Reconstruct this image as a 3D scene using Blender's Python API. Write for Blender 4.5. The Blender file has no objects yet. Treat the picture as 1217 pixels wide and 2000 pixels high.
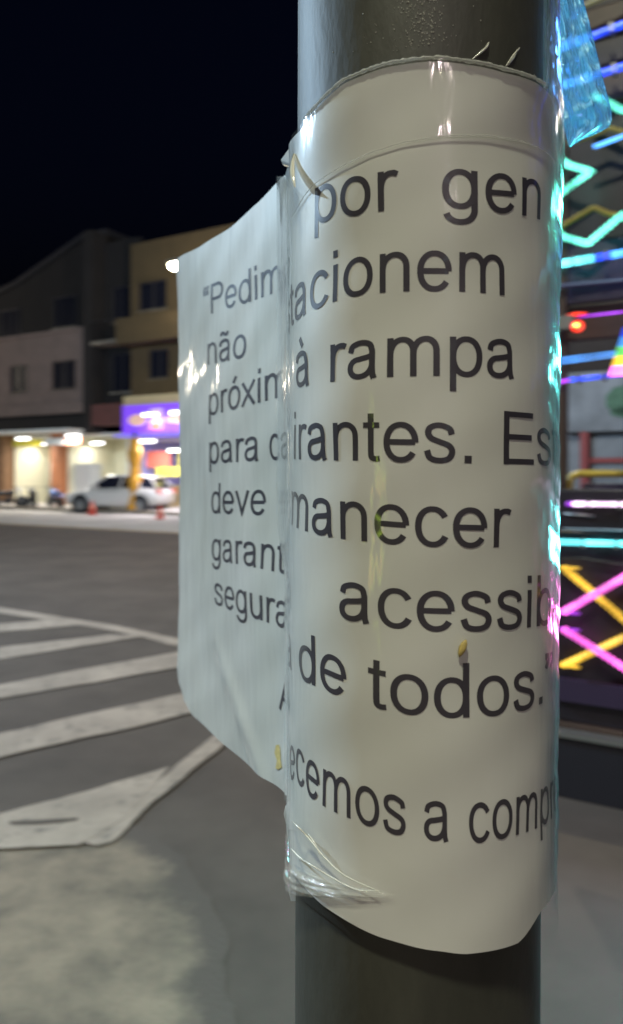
import bpy, bmesh, math, random
from mathutils import Vector, Matrix, noise
import bisect
random.seed(7)
S = bpy.context.scene
COL = S.collection
R = math.radians

# ------------------------------------------------------------------ camera
F = 1444.0                                   # focal length in photo pixels (26 mm equivalent, portrait)
CAMZ = 1.70
HY = 920.0                                   # horizon row
cam = bpy.data.cameras.new('camera')
cam.sensor_fit = 'VERTICAL'; cam.sensor_height = 36.0; cam.sensor_width = 36.0*1217/2000
cam.lens = 36.0*F/2000
cam.shift_y = -80/2000
cam.clip_start = 0.01; cam.clip_end = 500
cam.dof.use_dof = True; cam.dof.focus_distance = 0.20
cam.dof.aperture_fstop = 18.5; cam.dof.aperture_ratio = 0.6; cam.dof.aperture_blades = 0
camo = bpy.data.objects.new('camera', cam); COL.objects.link(camo)
camo.location = (0, 0, CAMZ); camo.rotation_euler = (R(90), 0, 0)
S.camera = camo

# ------------------------------------------------------------------ night sky
W = bpy.data.worlds.new('World'); S.world = W; W.use_nodes = True
wn = W.node_tree.nodes; wl = W.node_tree.links
sky = wn.new('ShaderNodeTexSky'); sky.sky_type = 'NISHITA'; sky.sun_disc = False
sky.sun_elevation = R(-3.5); sky.sun_rotation = R(200)
tint = wn.new('ShaderNodeMixRGB'); tint.blend_type = 'MULTIPLY'; tint.inputs[0].default_value = 1; tint.inputs[2].default_value = (.22, .36, .95, 1)
wl.new(sky.outputs[0], tint.inputs[1]); wl.new(tint.outputs[0], wn['Background'].inputs[0]); wn['Background'].inputs[1].default_value = 0.12
S.view_settings.view_transform = 'Standard'; S.view_settings.look = 'None'
S.view_settings.exposure = 0; S.view_settings.gamma = 1; S.view_settings.use_curve_mapping = False
sun = bpy.data.lights.new('moon_sun', 'SUN'); sun.energy = 0.01; sun.angle = R(0.5); sun.color = (.8, .88, 1)
suno = bpy.data.objects.new('moon_sun', sun); COL.objects.link(suno); suno.rotation_euler = (R(35), 0, R(150))

# ------------------------------------------------------------------ helpers
class MB:
    def __init__(s): s.v = []; s.f = []
    def quad(s, *p):
        i = len(s.v); s.v += [tuple(q) for q in p]; s.f.append(tuple(range(i, i+len(p)))); return s
    def box(s, x0, x1, y0, y1, z0, z1):
        i = len(s.v)
        s.v += [(x0,y0,z0),(x1,y0,z0),(x1,y1,z0),(x0,y1,z0),(x0,y0,z1),(x1,y0,z1),(x1,y1,z1),(x0,y1,z1)]
        for f in ((0,3,2,1),(4,5,6,7),(0,1,5,4),(1,2,6,5),(2,3,7,6),(3,0,4,7)): s.f.append(tuple(i+k for k in f))
        return s
    def tube(s, pts, r, n=8, cap=True):
        pts = [Vector(p) for p in pts]; m = len(pts)
        rr = r if isinstance(r, (list, tuple)) else [r]*m
        base = len(s.v); up = None
        for k, p in enumerate(pts):
            d = (pts[min(k+1, m-1)]-pts[max(k-1, 0)]).normalized()
            if up is None:
                up = Vector((0,0,1)) if abs(d.z) < .9 else Vector((1,0,0))
            a = d.cross(up).normalized(); b = a.cross(d).normalized(); up = b
            for j in range(n):
                t = 2*math.pi*j/n
                s.v.append(tuple(p+(a*math.cos(t)+b*math.sin(t))*rr[k]))
        for k in range(m-1):
            for j in range(n):
                j2 = (j+1) % n
                s.f.append((base+k*n+j, base+k*n+j2, base+(k+1)*n+j2, base+(k+1)*n+j))
        if cap:
            s.f.append(tuple(base+j for j in range(n))[::-1]); s.f.append(tuple(base+(m-1)*n+j for j in range(n)))
        return s
    def lathe(s, prof, c=(0,0,0), n=20, ax='z'):
        base = len(s.v)
        for (r, z) in prof:
            for j in range(n):
                t = 2*math.pi*j/n
                if ax == 'z': s.v.append((c[0]+r*math.cos(t), c[1]+r*math.sin(t), c[2]+z))
                else: s.v.append((c[0]+r*math.cos(t), c[1]+z, c[2]+r*math.sin(t)))
        for k in range(len(prof)-1):
            for j in range(n):
                j2 = (j+1) % n
                s.f.append((base+k*n+j, base+k*n+j2, base+(k+1)*n+j2, base+(k+1)*n+j))
        s.f.append(tuple(base+j for j in range(n))); s.f.append(tuple(base+(len(prof)-1)*n+j for j in range(n)))
        return s
    def prism(s, poly, y0, y1):               # polygon in xz, extruded along y
        n = len(poly); i = len(s.v)
        s.v += [(p[0], y0, p[1]) for p in poly]+[(p[0], y1, p[1]) for p in poly]
        s.f.append(tuple(range(i, i+n))); s.f.append(tuple(range(i+n, i+2*n))[::-1])
        for k in range(n):
            k2 = (k+1) % n; s.f.append((i+k2, i+k, i+n+k, i+n+k2))
        return s
    def build(s, name, mat, parent=None, smooth=False, bevel=0, fix=True):
        me = bpy.data.meshes.new(name); me.from_pydata(s.v, [], s.f); me.update()
        if fix:
            bm = bmesh.new(); bm.from_mesh(me); bmesh.ops.recalc_face_normals(bm, faces=bm.faces); bm.to_mesh(me); bm.free()
        if mat: me.materials.append(mat)
        if smooth:
            for p in me.polygons: p.use_smooth = True
        o = bpy.data.objects.new(name, me); COL.objects.link(o)
        if parent: o.parent = parent
        if bevel:
            b = o.modifiers.new('bevel', 'BEVEL'); b.width = bevel; b.segments = 2; b.limit_method = 'ANGLE'
        return o

def tag(o, label=None, cat=None, group=None, kind=None):
    if label: o['label'] = label
    if cat: o['category'] = cat
    if group: o['group'] = group
    if kind: o['kind'] = kind
    return o
def thing(name, label, cat, loc=(0,0,0), rz=0, group=None):
    o = bpy.data.objects.new(name, None); COL.objects.link(o)
    o.location = loc; o.rotation_euler = (0, 0, rz); o.empty_display_size = .1
    return tag(o, label, cat, group)
def copy_tree(o, parent=None):
    c = o.copy(); COL.objects.link(c)
    if parent: c.parent = parent
    for ch in [x for x in list(COL.objects) if x.parent == o]: copy_tree(ch, c)
    return c

def mat(name, col, rough=.6, metal=0, noise=None, bump=0, bscale=50, coat=0, emit=None, es=0, spec=.5, nscale=5, stretch=None):
    m = bpy.data.materials.new(name); m.use_nodes = True
    nt = m.node_tree; p = nt.nodes['Principled BSDF']
    p.inputs['Base Color'].default_value = (*col, 1); p.inputs['Roughness'].default_value = rough
    p.inputs['Metallic'].default_value = metal; p.inputs['Specular IOR Level'].default_value = spec
    p.inputs['Coat Weight'].default_value = coat; p.inputs['Coat Roughness'].default_value = .06
    tc = None
    def coords():
        t = nt.nodes.new('ShaderNodeTexCoord'); mp = nt.nodes.new('ShaderNodeMapping')
        if stretch: mp.inputs['Scale'].default_value = stretch
        nt.links.new(t.outputs['Object'], mp.inputs[0]); return mp
    if noise:
        tc = coords(); n = nt.nodes.new('ShaderNodeTexNoise'); n.inputs['Scale'].default_value = nscale
        n.inputs['Detail'].default_value = 6; n.inputs['Roughness'].default_value = .65
        nt.links.new(tc.outputs[0], n.inputs['Vector'])
        cr = nt.nodes.new('ShaderNodeValToRGB'); cr.color_ramp.elements[0].position = .3; cr.color_ramp.elements[1].position = .7
        cr.color_ramp.elements[0].color = (*[c*(1-noise) for c in col], 1); cr.color_ramp.elements[1].color = (*[min(1, c*(1+noise)) for c in col], 1)
        nt.links.new(n.outputs[0], cr.inputs[0]); nt.links.new(cr.outputs[0], p.inputs['Base Color'])
    if bump:
        tc = tc or coords(); n2 = nt.nodes.new('ShaderNodeTexNoise'); n2.inputs['Scale'].default_value = bscale; n2.inputs['Detail'].default_value = 4
        nt.links.new(tc.outputs[0], n2.inputs['Vector'])
        b = nt.nodes.new('ShaderNodeBump'); b.inputs['Strength'].default_value = bump; b.inputs['Distance'].default_value = .02
        nt.links.new(n2.outputs[0], b.inputs['Height']); nt.links.new(b.outputs[0], p.inputs['Normal'])
    if emit:
        p.inputs['Emission Color'].default_value = (*emit, 1); p.inputs['Emission Strength'].default_value = es
    return m

def chipped(m, under, amount=.42):
    nt = m.node_tree; N = nt.nodes; K = nt.links; p = N['Principled BSDF']; src = p.inputs['Base Color'].links[0].from_socket
    tc = N.new('ShaderNodeTexCoord'); n = N.new('ShaderNodeTexNoise'); n.inputs['Scale'].default_value = 9; n.inputs['Detail'].default_value = 9; n.inputs['Roughness'].default_value = .75
    K.new(tc.outputs['Object'], n.inputs['Vector']); mr = N.new('ShaderNodeMapRange'); mr.inputs[1].default_value = amount-.05; mr.inputs[2].default_value = amount+.04; K.new(n.outputs[0], mr.inputs[0])
    mx = N.new('ShaderNodeMixRGB'); mx.inputs[1].default_value = (*under, 1); K.new(mr.outputs[0], mx.inputs[0]); K.new(src, mx.inputs[2]); K.new(mx.outputs[0], p.inputs['Base Color'])
def ground(px, py, z=0.0):
    y = F*(CAMZ-z)/(py-HY); return Vector(((px-608.5)/F*y, y, z))

# ------------------------------------------------------------------ materials
M = {}
M['road'] = mat('asphalt', (.092, .071, .058), .85, noise=.28, nscale=1.1, bump=.35, bscale=160, spec=.35)
M['paint'] = mat('worn_road_paint', (.34, .27, .215), .75, noise=.28, nscale=2.2, bump=.2, bscale=120)
M['concrete'] = mat('pale_concrete', (.25, .212, .165), .9, noise=.42, nscale=2.6, bump=.4, bscale=90)
chipped(M['paint'], (.17, .14, .115))
M['apron'] = mat('apron_concrete', (.46, .43, .39), .85, noise=.2, nscale=.7, bump=.2, bscale=30)
M['yellow_line'] = mat('yellow_line', (.42, .30, .16), .8, noise=.2)
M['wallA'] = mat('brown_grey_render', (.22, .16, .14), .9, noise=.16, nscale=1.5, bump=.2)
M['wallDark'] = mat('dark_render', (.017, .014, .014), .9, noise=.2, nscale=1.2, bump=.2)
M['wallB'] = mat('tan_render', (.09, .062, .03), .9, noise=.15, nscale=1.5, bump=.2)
M['tanband'] = mat('tan_band', (.62, .50, .27), .8, noise=.1)
M['glass_dark'] = mat('dark_window_glass', (.012, .013, .022), .2, spec=.5)
M['frame'] = mat('window_frame', (.035, .032, .036), .5)
M['maroon'] = mat('maroon_panel', (.12, .045, .04), .7, noise=.2)
M['white'] = mat('white_paint', (.78, .79, .77), .6, noise=.05)
M['cream'] = mat('cream_wall', (.74, .70, .52), .7, noise=.06)
M['brown'] = mat('brown_column', (.22, .12, .06), .7, noise=.2)
M['orangecol'] = mat('orange_brown_column', (.45, .17, .07), .7, noise=.2)
M['ochre'] = mat('ochre_wrap', (.55, .27, .02), .7, noise=.35, nscale=6)
M['steel'] = mat('grey_steel', (.35, .36, .36), .4, metal=.8)
M['darkmetal'] = mat('dark_metal', (.04, .04, .045), .45, metal=.5)
M['carpaint'] = mat('silver_white_paint', (.62, .60, .57), .3, coat=.8)
M['tyre'] = mat('tyre_rubber', (.02, .02, .022), .8)
M['red'] = mat('red_plastic', (.62, .07, .04), .5)
M['coral'] = mat('coral_card', (.8, .2, .12), .6)
M['yellow'] = mat('yellow_card', (.8, .72, .08), .6)
M['pinkred'] = mat('pink_red_card', (.85, .12, .15), .6)
M['bluepaint'] = mat('blue_plastic', (.10, .22, .6), .4)
M['black'] = mat('black_plastic', (.015, .015, .018), .5)
M['lamp'] = mat('lit_tube', (.9, .9, .9), .4, emit=(1, 1, .97), es=5)
M['lampwarm'] = mat('lit_lantern', (.9, .9, .9), .4, emit=(1, .9, .62), es=110)
M['purple'] = mat('backlit_purple_sign', (.25, .1, .7), .5, emit=(.15, .04, .75), es=.8)
M['violet'] = mat('backlit_violet_panel', (.3, .25, .8), .5, emit=(.16, .13, .8), es=.75)
M['peach'] = mat('backlit_peach_lozenge', (.9, .6, .4), .5, emit=(.9, .48, .30), es=.42)
M['lilac'] = mat('backlit_lilac_block', (.8, .6, .7), .5, emit=(.5, .35, .55), es=.35)

# ================================================================== GROUND
g = MB()
_xs = [-250, -120, -60, -30, -15, -8, -5, -3, -2, -1, 0, 1, 2, 3.5, 6, 12, 25, 50, 120, 250]; _ys = [-120, -40, -15, -6, -2, 0, 1, 2, 3, 4, 5, 6, 8, 10, 13, 17, 22, 28, 36, 50, 80, 150, 300]
g.v = [(x, y, 0) for y in _ys for x in _xs]
g.f = [(j*len(_xs)+i, j*len(_xs)+i+1, (j+1)*len(_xs)+i+1, (j+1)*len(_xs)+i) for j in range(len(_ys)-1) for i in range(len(_xs)-1)]
g.build('road', M['road'])
tag(bpy.data.objects['road'], kind='structure')

def poly_ground(name, pix, z, m, jag=0, sub=1, kind='structure'):
    pts = []
    n = len(pix)
    for i in range(n):
        a = ground(*pix[i], z); b = ground(*pix[(i+1) % n], z)
        for k in range(sub):
            p = a.lerp(b, k/sub)
            if jag:
                w_ = noise.noise_vector(p*3.0)*jag*2.2+noise.noise_vector(p*14)*jag*.9+noise.noise_vector(p*50)*jag*.4; p = p+Vector((w_.x, w_.y, 0))
            pts.append(p)
    bm = bmesh.new(); f = bm.faces.new([bm.verts.new(p) for p in pts])
    if f.normal.z < 0: f.normal_flip()
    bmesh.ops.triangulate(bm, faces=[f])
    me = bpy.data.meshes.new(name); bm.to_mesh(me); bm.free(); me.materials.append(m)
    o = bpy.data.objects.new(name, me); COL.objects.link(o)
    return tag(o, kind=kind)

poly_ground('lane_marking', [(-700,1096),(0,1186),(230,1222),(355,1249),(640,1306),(640,1324),(355,1263),(230,1233),(0,1197),(-700,1104)], .004, M['paint'], .012, 10)
poly_ground('lane_marking', [(-500,1250),(0,1218),(110,1209),(150,1221),(0,1234),(-500,1270)], .006, M['paint'], .012, 8)
poly_ground('lane_marking', [(-500,1322),(0,1264),(216,1239),(285,1241),(0,1287),(-500,1352)], .008, M['paint'], .012, 8)
poly_ground('lane_marking', [(-500,1432),(0,1336),(354,1272),(400,1264),(430,1282),(354,1302),(0,1364),(-500,1470)], .010, M['paint'], .012, 8)
poly_ground('lane_marking', [(-600,1570),(0,1431),(354,1354),(560,1306),(620,1316),(368,1394),(0,1479),(-600,1650)], .012, M['paint'], .012, 10)
poly_ground('lane_marking', [(585,1308),(412,1440),(300,1530),(120,1640),(190,1652),(222,1641),(294,1569),(435,1456),(600,1320)], .014, M['paint'], .008, 8)
poly_ground('lane_marking', [(330,1496),(180,1543),(0,1589),(-500,1720),(-500,1900),(0,1655),(150,1651),(240,1600)], .016, M['paint'], .008, 8)
def stain_material():
    m = bpy.data.materials.new('pale_worn_screed'); m.use_nodes = True; nt = m.node_tree; N = nt.nodes; K = nt.links; p = N['Principled BSDF']; p.inputs['Roughness'].default_value = .88
    tc = N.new('ShaderNodeTexCoord'); at = N.new('ShaderNodeAttribute'); at.attribute_name = 'fade'
    n = N.new('ShaderNodeTexNoise'); n.inputs['Scale'].default_value = 6; n.inputs['Detail'].default_value = 8; n.inputs['Roughness'].default_value = .7; K.new(tc.outputs['Object'], n.inputs['Vector'])
    ma = N.new('ShaderNodeMath'); ma.operation = 'MULTIPLY_ADD'; ma.inputs[1].default_value = 1.1; K.new(n.outputs[0], ma.inputs[0]); K.new(at.outputs['Fac'], ma.inputs[2])
    r1 = N.new('ShaderNodeMapRange'); r1.inputs[1].default_value = .82; r1.inputs[2].default_value = 1.18; K.new(ma.outputs[0], r1.inputs[0])
    n2 = N.new('ShaderNodeTexNoise'); n2.inputs['Scale'].default_value = 2.4; n2.inputs['Detail'].default_value = 8; n2.inputs['Roughness'].default_value = .68; K.new(tc.outputs['Object'], n2.inputs['Vector'])
    cr = N.new('ShaderNodeValToRGB'); cr.color_ramp.elements[0].position = .36; cr.color_ramp.elements[1].position = .62
    cr.color_ramp.elements[0].color = (.115, .090, .068, 1); cr.color_ramp.elements[1].color = (.27, .203, .145, 1); K.new(n2.outputs[0], cr.inputs[0])
    mx = N.new('ShaderNodeMixRGB'); mx.inputs[1].default_value = (.092, .071, .058, 1); K.new(r1.outputs[0], mx.inputs[0]); K.new(cr.outputs[0], mx.inputs[2]); K.new(mx.outputs[0], p.inputs['Base Color'])
    n3 = N.new('ShaderNodeTexNoise'); n3.inputs['Scale'].default_value = 90; K.new(tc.outputs['Object'], n3.inputs['Vector']); b = N.new('ShaderNodeBump'); b.inputs['Strength'].default_value = .4; b.inputs['Distance'].default_value = .02
    K.new(n3.outputs[0], b.inputs['Height']); K.new(b.outputs[0], p.inputs['Normal']); return m
def stain(name, pix, z, rim):
    P = []
    for a, b in zip(pix, pix[1:]+pix[:1]):
        a = ground(*a, z); b = ground(*b, z); k = max(2, int((b-a).length/.05)); k = min(k, 60)
        for q in range(k):
            p = a.lerp(b, q/k); w = noise.noise_vector(p*4)*.07+noise.noise_vector(p*13)*.035; P.append(Vector((p.x+w.x, p.y+w.y, z)))
    n = len(P); c = sum(P, Vector())/n; c.z = z; v = []; fd = []
    for k in range(n):
        o = (P[k]-c).normalized(); v += [P[k]+o*rim, P[k], c.lerp(P[k], .86)]; fd += [0, .42, 1]
    v.append(c); fd.append(1); f = []
    for k in range(n):
        a, b = 3*k, 3*((k+1) % n); f += [(a, b, b+1, a+1), (a+1, b+1, b+2, a+2), (a+2, b+2, 3*n)]
    me = bpy.data.meshes.new(name); me.from_pydata([tuple(q) for q in v], [], f); me.materials.append(stain_material())
    at = me.attributes.new('fade', 'FLOAT', 'POINT'); at.data.foreach_set('value', fd)
    o = bpy.data.objects.new(name, me); COL.objects.link(o); return tag(o, kind='structure')
stain('pavement', [(0,1640),(205,1630),(268,1652),(322,1700),(345,1750),(385,1790),(396,1850),(386,1925),(380,2000),(370,2100),(330,2900),(-1200,2900),(-1200,2200)], .0045, .12)
# dark cracks / grime on the paint
poly_ground('tar_patch', [(15,1604),(80,1600),(150,1596),(152,1601),(90,1608),(20,1610)], .0190, M['road'], .004, 4)

# facade frame: x = along the facade to the right, y = into the building, z up
FO = (-10.0, 33.0, 0.0); FR = R(-30)
FM = Matrix.Translation(FO) @ Matrix.Rotation(FR, 4, 'Z')
def fw(t, d, z=0): return FM @ Vector((t, d, z))
def fthing(name, label, cat, t=0, d=0, z=0, rz=0, group=None):
    return thing(name, label, cat, fw(t, d, z), FR+rz, group)
def fstruct(name, mb, m):
    o = mb.build(name, m); o.location = FO; o.rotation_euler = (0, 0, FR); return tag(o, kind='structure')
fstruct('apron', MB().box(-60, 60, -7.7, -1.8, -.1, .006), M['apron'])
fstruct('yellow_lane_line', MB().box(-60, 60, -7.95, -7.72, -.1, .008), M['yellow_line'])
fstruct('sidewalk', MB().box(-60, 60, -1.8, 3.0, -.1, .14), M['apron'])
fstruct('kerb', MB().box(-60, 60, -1.95, -1.803, -.1, .15), M['concrete'])

# ================================================================== FAR BUILDINGS
def window(parent, x0, x1, z0, z1, d, mullions=1):
    w = MB(); th = .06
    w.box(x0, x1, d-.05, d+.03, z0, z0+th); w.box(x0, x1, d-.05, d+.03, z1-th, z1)
    w.box(x0, x0+th, d-.05, d+.03, z0+th, z1-th); w.box(x1-th, x1, d-.05, d+.03, z0+th, z1-th)
    for k in range(mullions):
        xm = x0+(x1-x0)*(k+1)/(mullions+1); w.box(xm-.025, xm+.025, d-.04, d+.02, z0+th, z1-th)
    o = w.build('window', M['frame'], parent)
    MB().box(x0+th, x1-th, d+.005, d+.012, z0+th, z1-th).build('pane', M['glass_dark'], o)
    MB().box(x0-.1, x1+.1, d-.12, d-.052, z0-.08, z0-.002).build('sill', M['concrete'], o)

def wall_with_holes(x0, x1, z0, z1, d0, d1, holes):
    """front wall made of bands around rectangular openings (x0,x1,z0,z1)"""
    mb = MB(); xs = sorted({x0, x1, *[h[0] for h in holes], *[h[1] for h in holes]}); zs = sorted({z0, z1, *[h[2] for h in holes], *[h[3] for h in holes]})
    for i in range(len(xs)-1):
        run = None
        for j in range(len(zs)-1):
            cx = (xs[i]+xs[i+1])/2; cz = (zs[j]+zs[j+1])/2
            inside = any(h[0] < cx < h[1] and h[2] < cz < h[3] for h in holes)
            if inside:
                if run is not None: mb.box(xs[i], xs[i+1], d0, d1, run, zs[j]); run = None
            elif run is None: run = zs[j]
        if run is not None: mb.box(xs[i], xs[i+1], d0, d1, run, z1)
    return mb

# building A : brown-grey upper storey over two bright shops
bA = fthing('shop_building', 'brown grey building with two dark square windows above two brightly lit shops', 'building')
wA = [(-5.25, -4.0, 5.45, 6.75), (-2.35, -.75, 5.45, 6.75), (-9.2, -7.9, 5.45, 6.75), (-13, -11.7, 5.45, 6.75)]
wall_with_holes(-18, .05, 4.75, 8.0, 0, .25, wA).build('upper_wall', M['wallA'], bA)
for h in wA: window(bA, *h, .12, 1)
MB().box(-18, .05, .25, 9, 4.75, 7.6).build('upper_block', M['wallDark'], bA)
MB().box(-18.1, .1, -.12, .25, 8.0, 8.16).build('parapet_cap', M['wallA'], bA)
MB().box(-18, .05, -.25, 0-.003, 4.3, 4.72).build('cornice', M['wallA'], bA)
MB().box(-18, .05, -.05, .3, 3.62, 4.297).build('fascia', M['wallDark'], bA)
MB().box(-18, .05, -1.25, -.06, 3.42, 3.56).build('awning', M['white'], bA)
for xx in (-14.5, -10.2, -5.6):
    MB().box(xx-.3, xx+.3, -.3, .3, .14, 3.41).build('column', M['brown'], bA)
MB().box(-2.05, -1.6, -.3, .3, .14, 3.41).build('column', M['orangecol'], bA)
MB().box(.052, .6, -.30, .6, 3.42, 12.3).build('pier', M['wallDark'], bA)

# taller dark building set behind with a sloping roof line
bC = fthing('dark_building', 'tall dark unlit building with sloping roofline rising behind the brown grey building', 'building')
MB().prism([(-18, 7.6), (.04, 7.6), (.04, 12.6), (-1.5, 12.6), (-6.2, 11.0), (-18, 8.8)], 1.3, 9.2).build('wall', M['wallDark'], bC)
MB().prism([(-18, 8.81), (-6.2, 11.01), (-1.5, 12.61), (.04, 12.61), (.04, 12.85), (-1.6, 12.85), (-6.3, 11.25), (-18, 9.0)], 1.1, 9.3).build('roof', M['frame'], bC)
for xx, zz in ((-3.6, 8.6), (-7.6, 8.4)): window(bC, xx, xx+1.5, zz, zz+1.5, 1.27, 2)

# recessed dark infill between the two buildings, with balcony
bD = fthing('infill_building', 'narrow dark recessed building with small balcony between brown grey and tan buildings', 'building')
hD = [(1.0, 2.0, 8.3, 9.9), (.95, 2.2, 5.2, 6.9)]
wall_with_holes(.603, 2.6, 3.7, 11.9, .5, .8, hD).build('wall', M['wallDark'], bD)
for h in hD: window(bD, *h, .6, 1)
MB().box(.603, 2.6, -.4, .497, 7.2, 7.35).build('balcony_slab', M['concrete'], bD)
mb = MB()
for k in range(14): mb.box(.65+k*.145, .67+k*.145, -.38, -.36, 7.35, 8.2)
mb.box(.61, 2.6, -.4, -.34, 8.2, 8.25).build('balcony_railing', M['darkmetal'], bD)
MB().box(.603, 2.4, -.35, .497, 3.7, 4.6).build('canopy', M['maroon'], bD)
MB().box(.603, 2.6, 2.8, 3.0, .14, 3.69).build('back_wall', M['white'], bD)

# building B : tan, purple shop sign
bB = fthing('tan_building', 'tan building with purple lit shop sign, seen behind the paper flap', 'building')
hB = [(3.0, 4.6, 8.5, 9.7), (5.6, 7.6, 8.5, 9.7), (3.6, 4.7, 5.6, 6.8), (5.6, 7.6, 5.5, 6.8), (9.5, 11, 5.5, 6.8), (9.5, 11, 8.5, 9.7), (13.5, 15, 5.5, 6.8), (17.5, 19, 5.5, 6.8)]
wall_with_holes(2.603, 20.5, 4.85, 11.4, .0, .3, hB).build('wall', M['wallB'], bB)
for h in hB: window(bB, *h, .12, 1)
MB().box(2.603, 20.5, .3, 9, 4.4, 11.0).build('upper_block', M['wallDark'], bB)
MB().box(2.66, 9.0, -.5, 0.29, 4.42, 4.845).build('tan_band', M['tanband'], bB)
MB().box(2.603, 20.5, -.9, -.003, 7.0, 7.18).build('balcony_slab', M['wallB'], bB)
MB().box(2.603, 20.5, -.9, -.84, 7.18, 8.05).build('balcony_parapet', M['wallB'], bB)
MB().box(2.9, 9.0, -1.3, -.1, 3.10, 3.2).build('awning', M['violet'], bB)
for xx in (9.3, 14.0): MB().box(xx-.3, xx+.3, -.2, .3, .14, 4.39).build('column', M['wallB'], bB)

sg = fthing('shop_sign', 'purple backlit shop sign with peach lozenges above the lit shop', 'sign', 2.72, -.62, 3.26)
MB().box(0, 5.6, 0, .1, 0, 1.18).build('sign_panel', M['purple'], sg)
def disc(cx, cz, rx, rz, y0, y1, n=20):
    mb = MB(); return mb.prism([(cx+rx*math.cos(2*math.pi*k/n), cz+rz*math.sin(2*math.pi*k/n)) for k in range(n)], y0, y1)
disc(.85, .55, .5, .24, -.02, -.002).build('lozenge', M['peach'], sg)
disc(3.1, .55, .75, .2, -.02, -.002).build('lozenge', M['peach'], sg)
MB().box(1.55, 2.2, -.02, -.002, .15, 1.0).build('emblem_block', M['lilac'], sg)
MB().box(1.6, 2.15, -.034, -.022, .12, .4).build('emblem_foot', M['coral'], sg)

# third building seen through the party vehicle: pale wall, shutters
bE = fthing('shuttered_building', 'pale grey shop building with red framed shutters seen through the lit vehicle', 'building')
M['paleblue'] = mat('pale_blue_grey_render', (.17, .20, .24), .85, noise=.35, nscale=.9)
M['redframe'] = mat('red_frame', (.20, .03, .035), .6)
M['greenpaint'] = mat('green_mural', (.06, .14, .10), .8, noise=.3)
MB().box(20.53, 40, 0, 8, 2.9, 4.7).build('wall', M['paleblue'], bE)
MB().box(20.53, 40, .1, 8, 4.7, 8.5).build('upper_wall', M['wallDark'], bE)
MB().box(20.53, 40, .5, .7, .14, 2.897).build('back_wall', M['paleblue'], bE)
for k in range(6):
    xx = 21.0+k*2.1
    MB().box(xx, xx+.22, -.05, .49, .14, 2.89).build('door_post', M['redframe'], bE)
    MB().box(xx+.24, xx+2.07, .3, .4, .14, 2.7).build('shutter', M['paleblue'], bE)
    MB().box(xx+.24, xx+2.07, .15, .29, 1.95, 2.1).build('transom', M['redframe'], bE)
for (cx, cz, rx, rz) in ((22.2, 3.8, .5, .45), (22.6, 3.45, .8, .2), (24.4, 3.9, .7, .4)):
    disc(cx, cz, rx, rz, -.02, -.002, 9).build('mural_patch', M['greenpaint'], bE)

# ------------------------------------------------------------------ shops
def shop(x0, x1, label, wallm, top=3.4, depth=3.2, mullion=True):
    s = fthing('shop_interior', label, 'shop', x0, 0, .14)
    w = x1-x0
    MB().box(0, w, depth, depth+.1, 0, top-.14).build('back_wall', wallm, s)
    MB().box(0, .08, .3, depth-.003, 0, top-.14).build('side_wall', wallm, s)
    MB().box(w-.08, w, .3, depth-.003, 0, top-.14).build('side_wall', wallm, s)
    MB().box(.083, w-.083, .3, depth-.003, top-.24, top-.15).build('ceiling', M['white'], s)
    return s
def fpix(px, py, d):
    a = math.cos(FR); b = math.sin(FR); tx = (px-608.5)/F; ox = FO[0]-d*b; oy = FO[1]+d*a
    t = (tx*oy-ox)/(a-tx*b); return t, CAMZ+(HY-py)/F*(oy+t*b)
def light_tube(label, px, py, d, L=.9, watt=55, col=(1, .97, .9), m=None):
    t, z = fpix(px, py, d); o = fthing('ceiling_light', label, 'lamp', t, d, z, group='tube lights over the shop fronts')
    MB().box(-L/2, L/2, -.1, .1, .05, .11).build('housing', M['white'], o)
    MB().tube([(-L/2, 0, 0), (L/2, 0, 0)], .055, 10).build('tube', m or M['lamp'], o)
    l = bpy.data.lights.new('shop_light', 'AREA'); l.shape = 'RECTANGLE'; l.size = L; l.size_y = .3; l.energy = watt*2.6; l.color = col
    lo = bpy.data.objects.new('shop_light', l); COL.objects.link(lo); lo.parent = o; lo.location = (0, 0, -.09)
    return o
s1 = shop(-5.28, -2.07, 'left bright shop with cream tiled wall and menu boards behind parked motorcycles', M['cream'])
MB().box(.5, 2.9, 2.0, 2.15, .0, 2.0).build('display_panel', M['white'], s1)
MB().box(.9, 1.7, 1.97, 1.997, 1.1, 1.3).build('poster', M['coral'], s1)
MB().box(2.0, 2.6, 1.97, 1.997, 2.05, 2.25).build('poster', M['coral'], s1)
MB().box(.3, 2.2, .0, .12, 2.75, 3.05).build('sign_strip', M['yellow'], s1)
for k in range(4): MB().box(.5+k*.62, .52+k*.62, 1.99, 1.998, 0, 1.05).build('panel_joint', M['frame'], s1)
s2 = shop(-1.6, 2.5, 'middle bright shop with white counter and shelves behind the parked car', M['cream'], 3.4)
MB().box(.1, 1.2, .6, 1.2, 0, 1.9).build('fridge', M['white'], s2)
MB().box(1.35, 3.0, 2.6, 2.9, 0, 1.0).build('counter', M['white'], s2)
MB().box(3.1, 4.0, .9, 1.1, 0, 3.0).build('white_panel', M['white'], s2)
mb = MB()
for k in range(5): mb.box(1.3, 3.0, 3.0, 3.19, 1.2+k*.35, 1.24+k*.35)
mb.build('shelves', M['concrete'], s2)
for k in range(22):
    a = 1.35+random.random()*1.5; zz = 1.24+.35*random.randrange(5)
    MB().box(a, a+.13, 3.02, 3.15, zz+.001, zz+.2+random.random()*.08).build('packet', random.choice([M['coral'], M['yellow'], M['white'], M['bluepaint']]), s2)
MB().box(-.1, 1.2, -.9, -.8, 2.72, 3.02).build('sign_strip', M['white'], s2)
MB().box(1.2, 2.0, -.9, -.8, 2.72, 3.02).build('sign_strip', M['coral'], s2)
M['lilacwall'] = mat('lilac_wall', (.42, .40, .75), .7, noise=.1)
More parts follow.
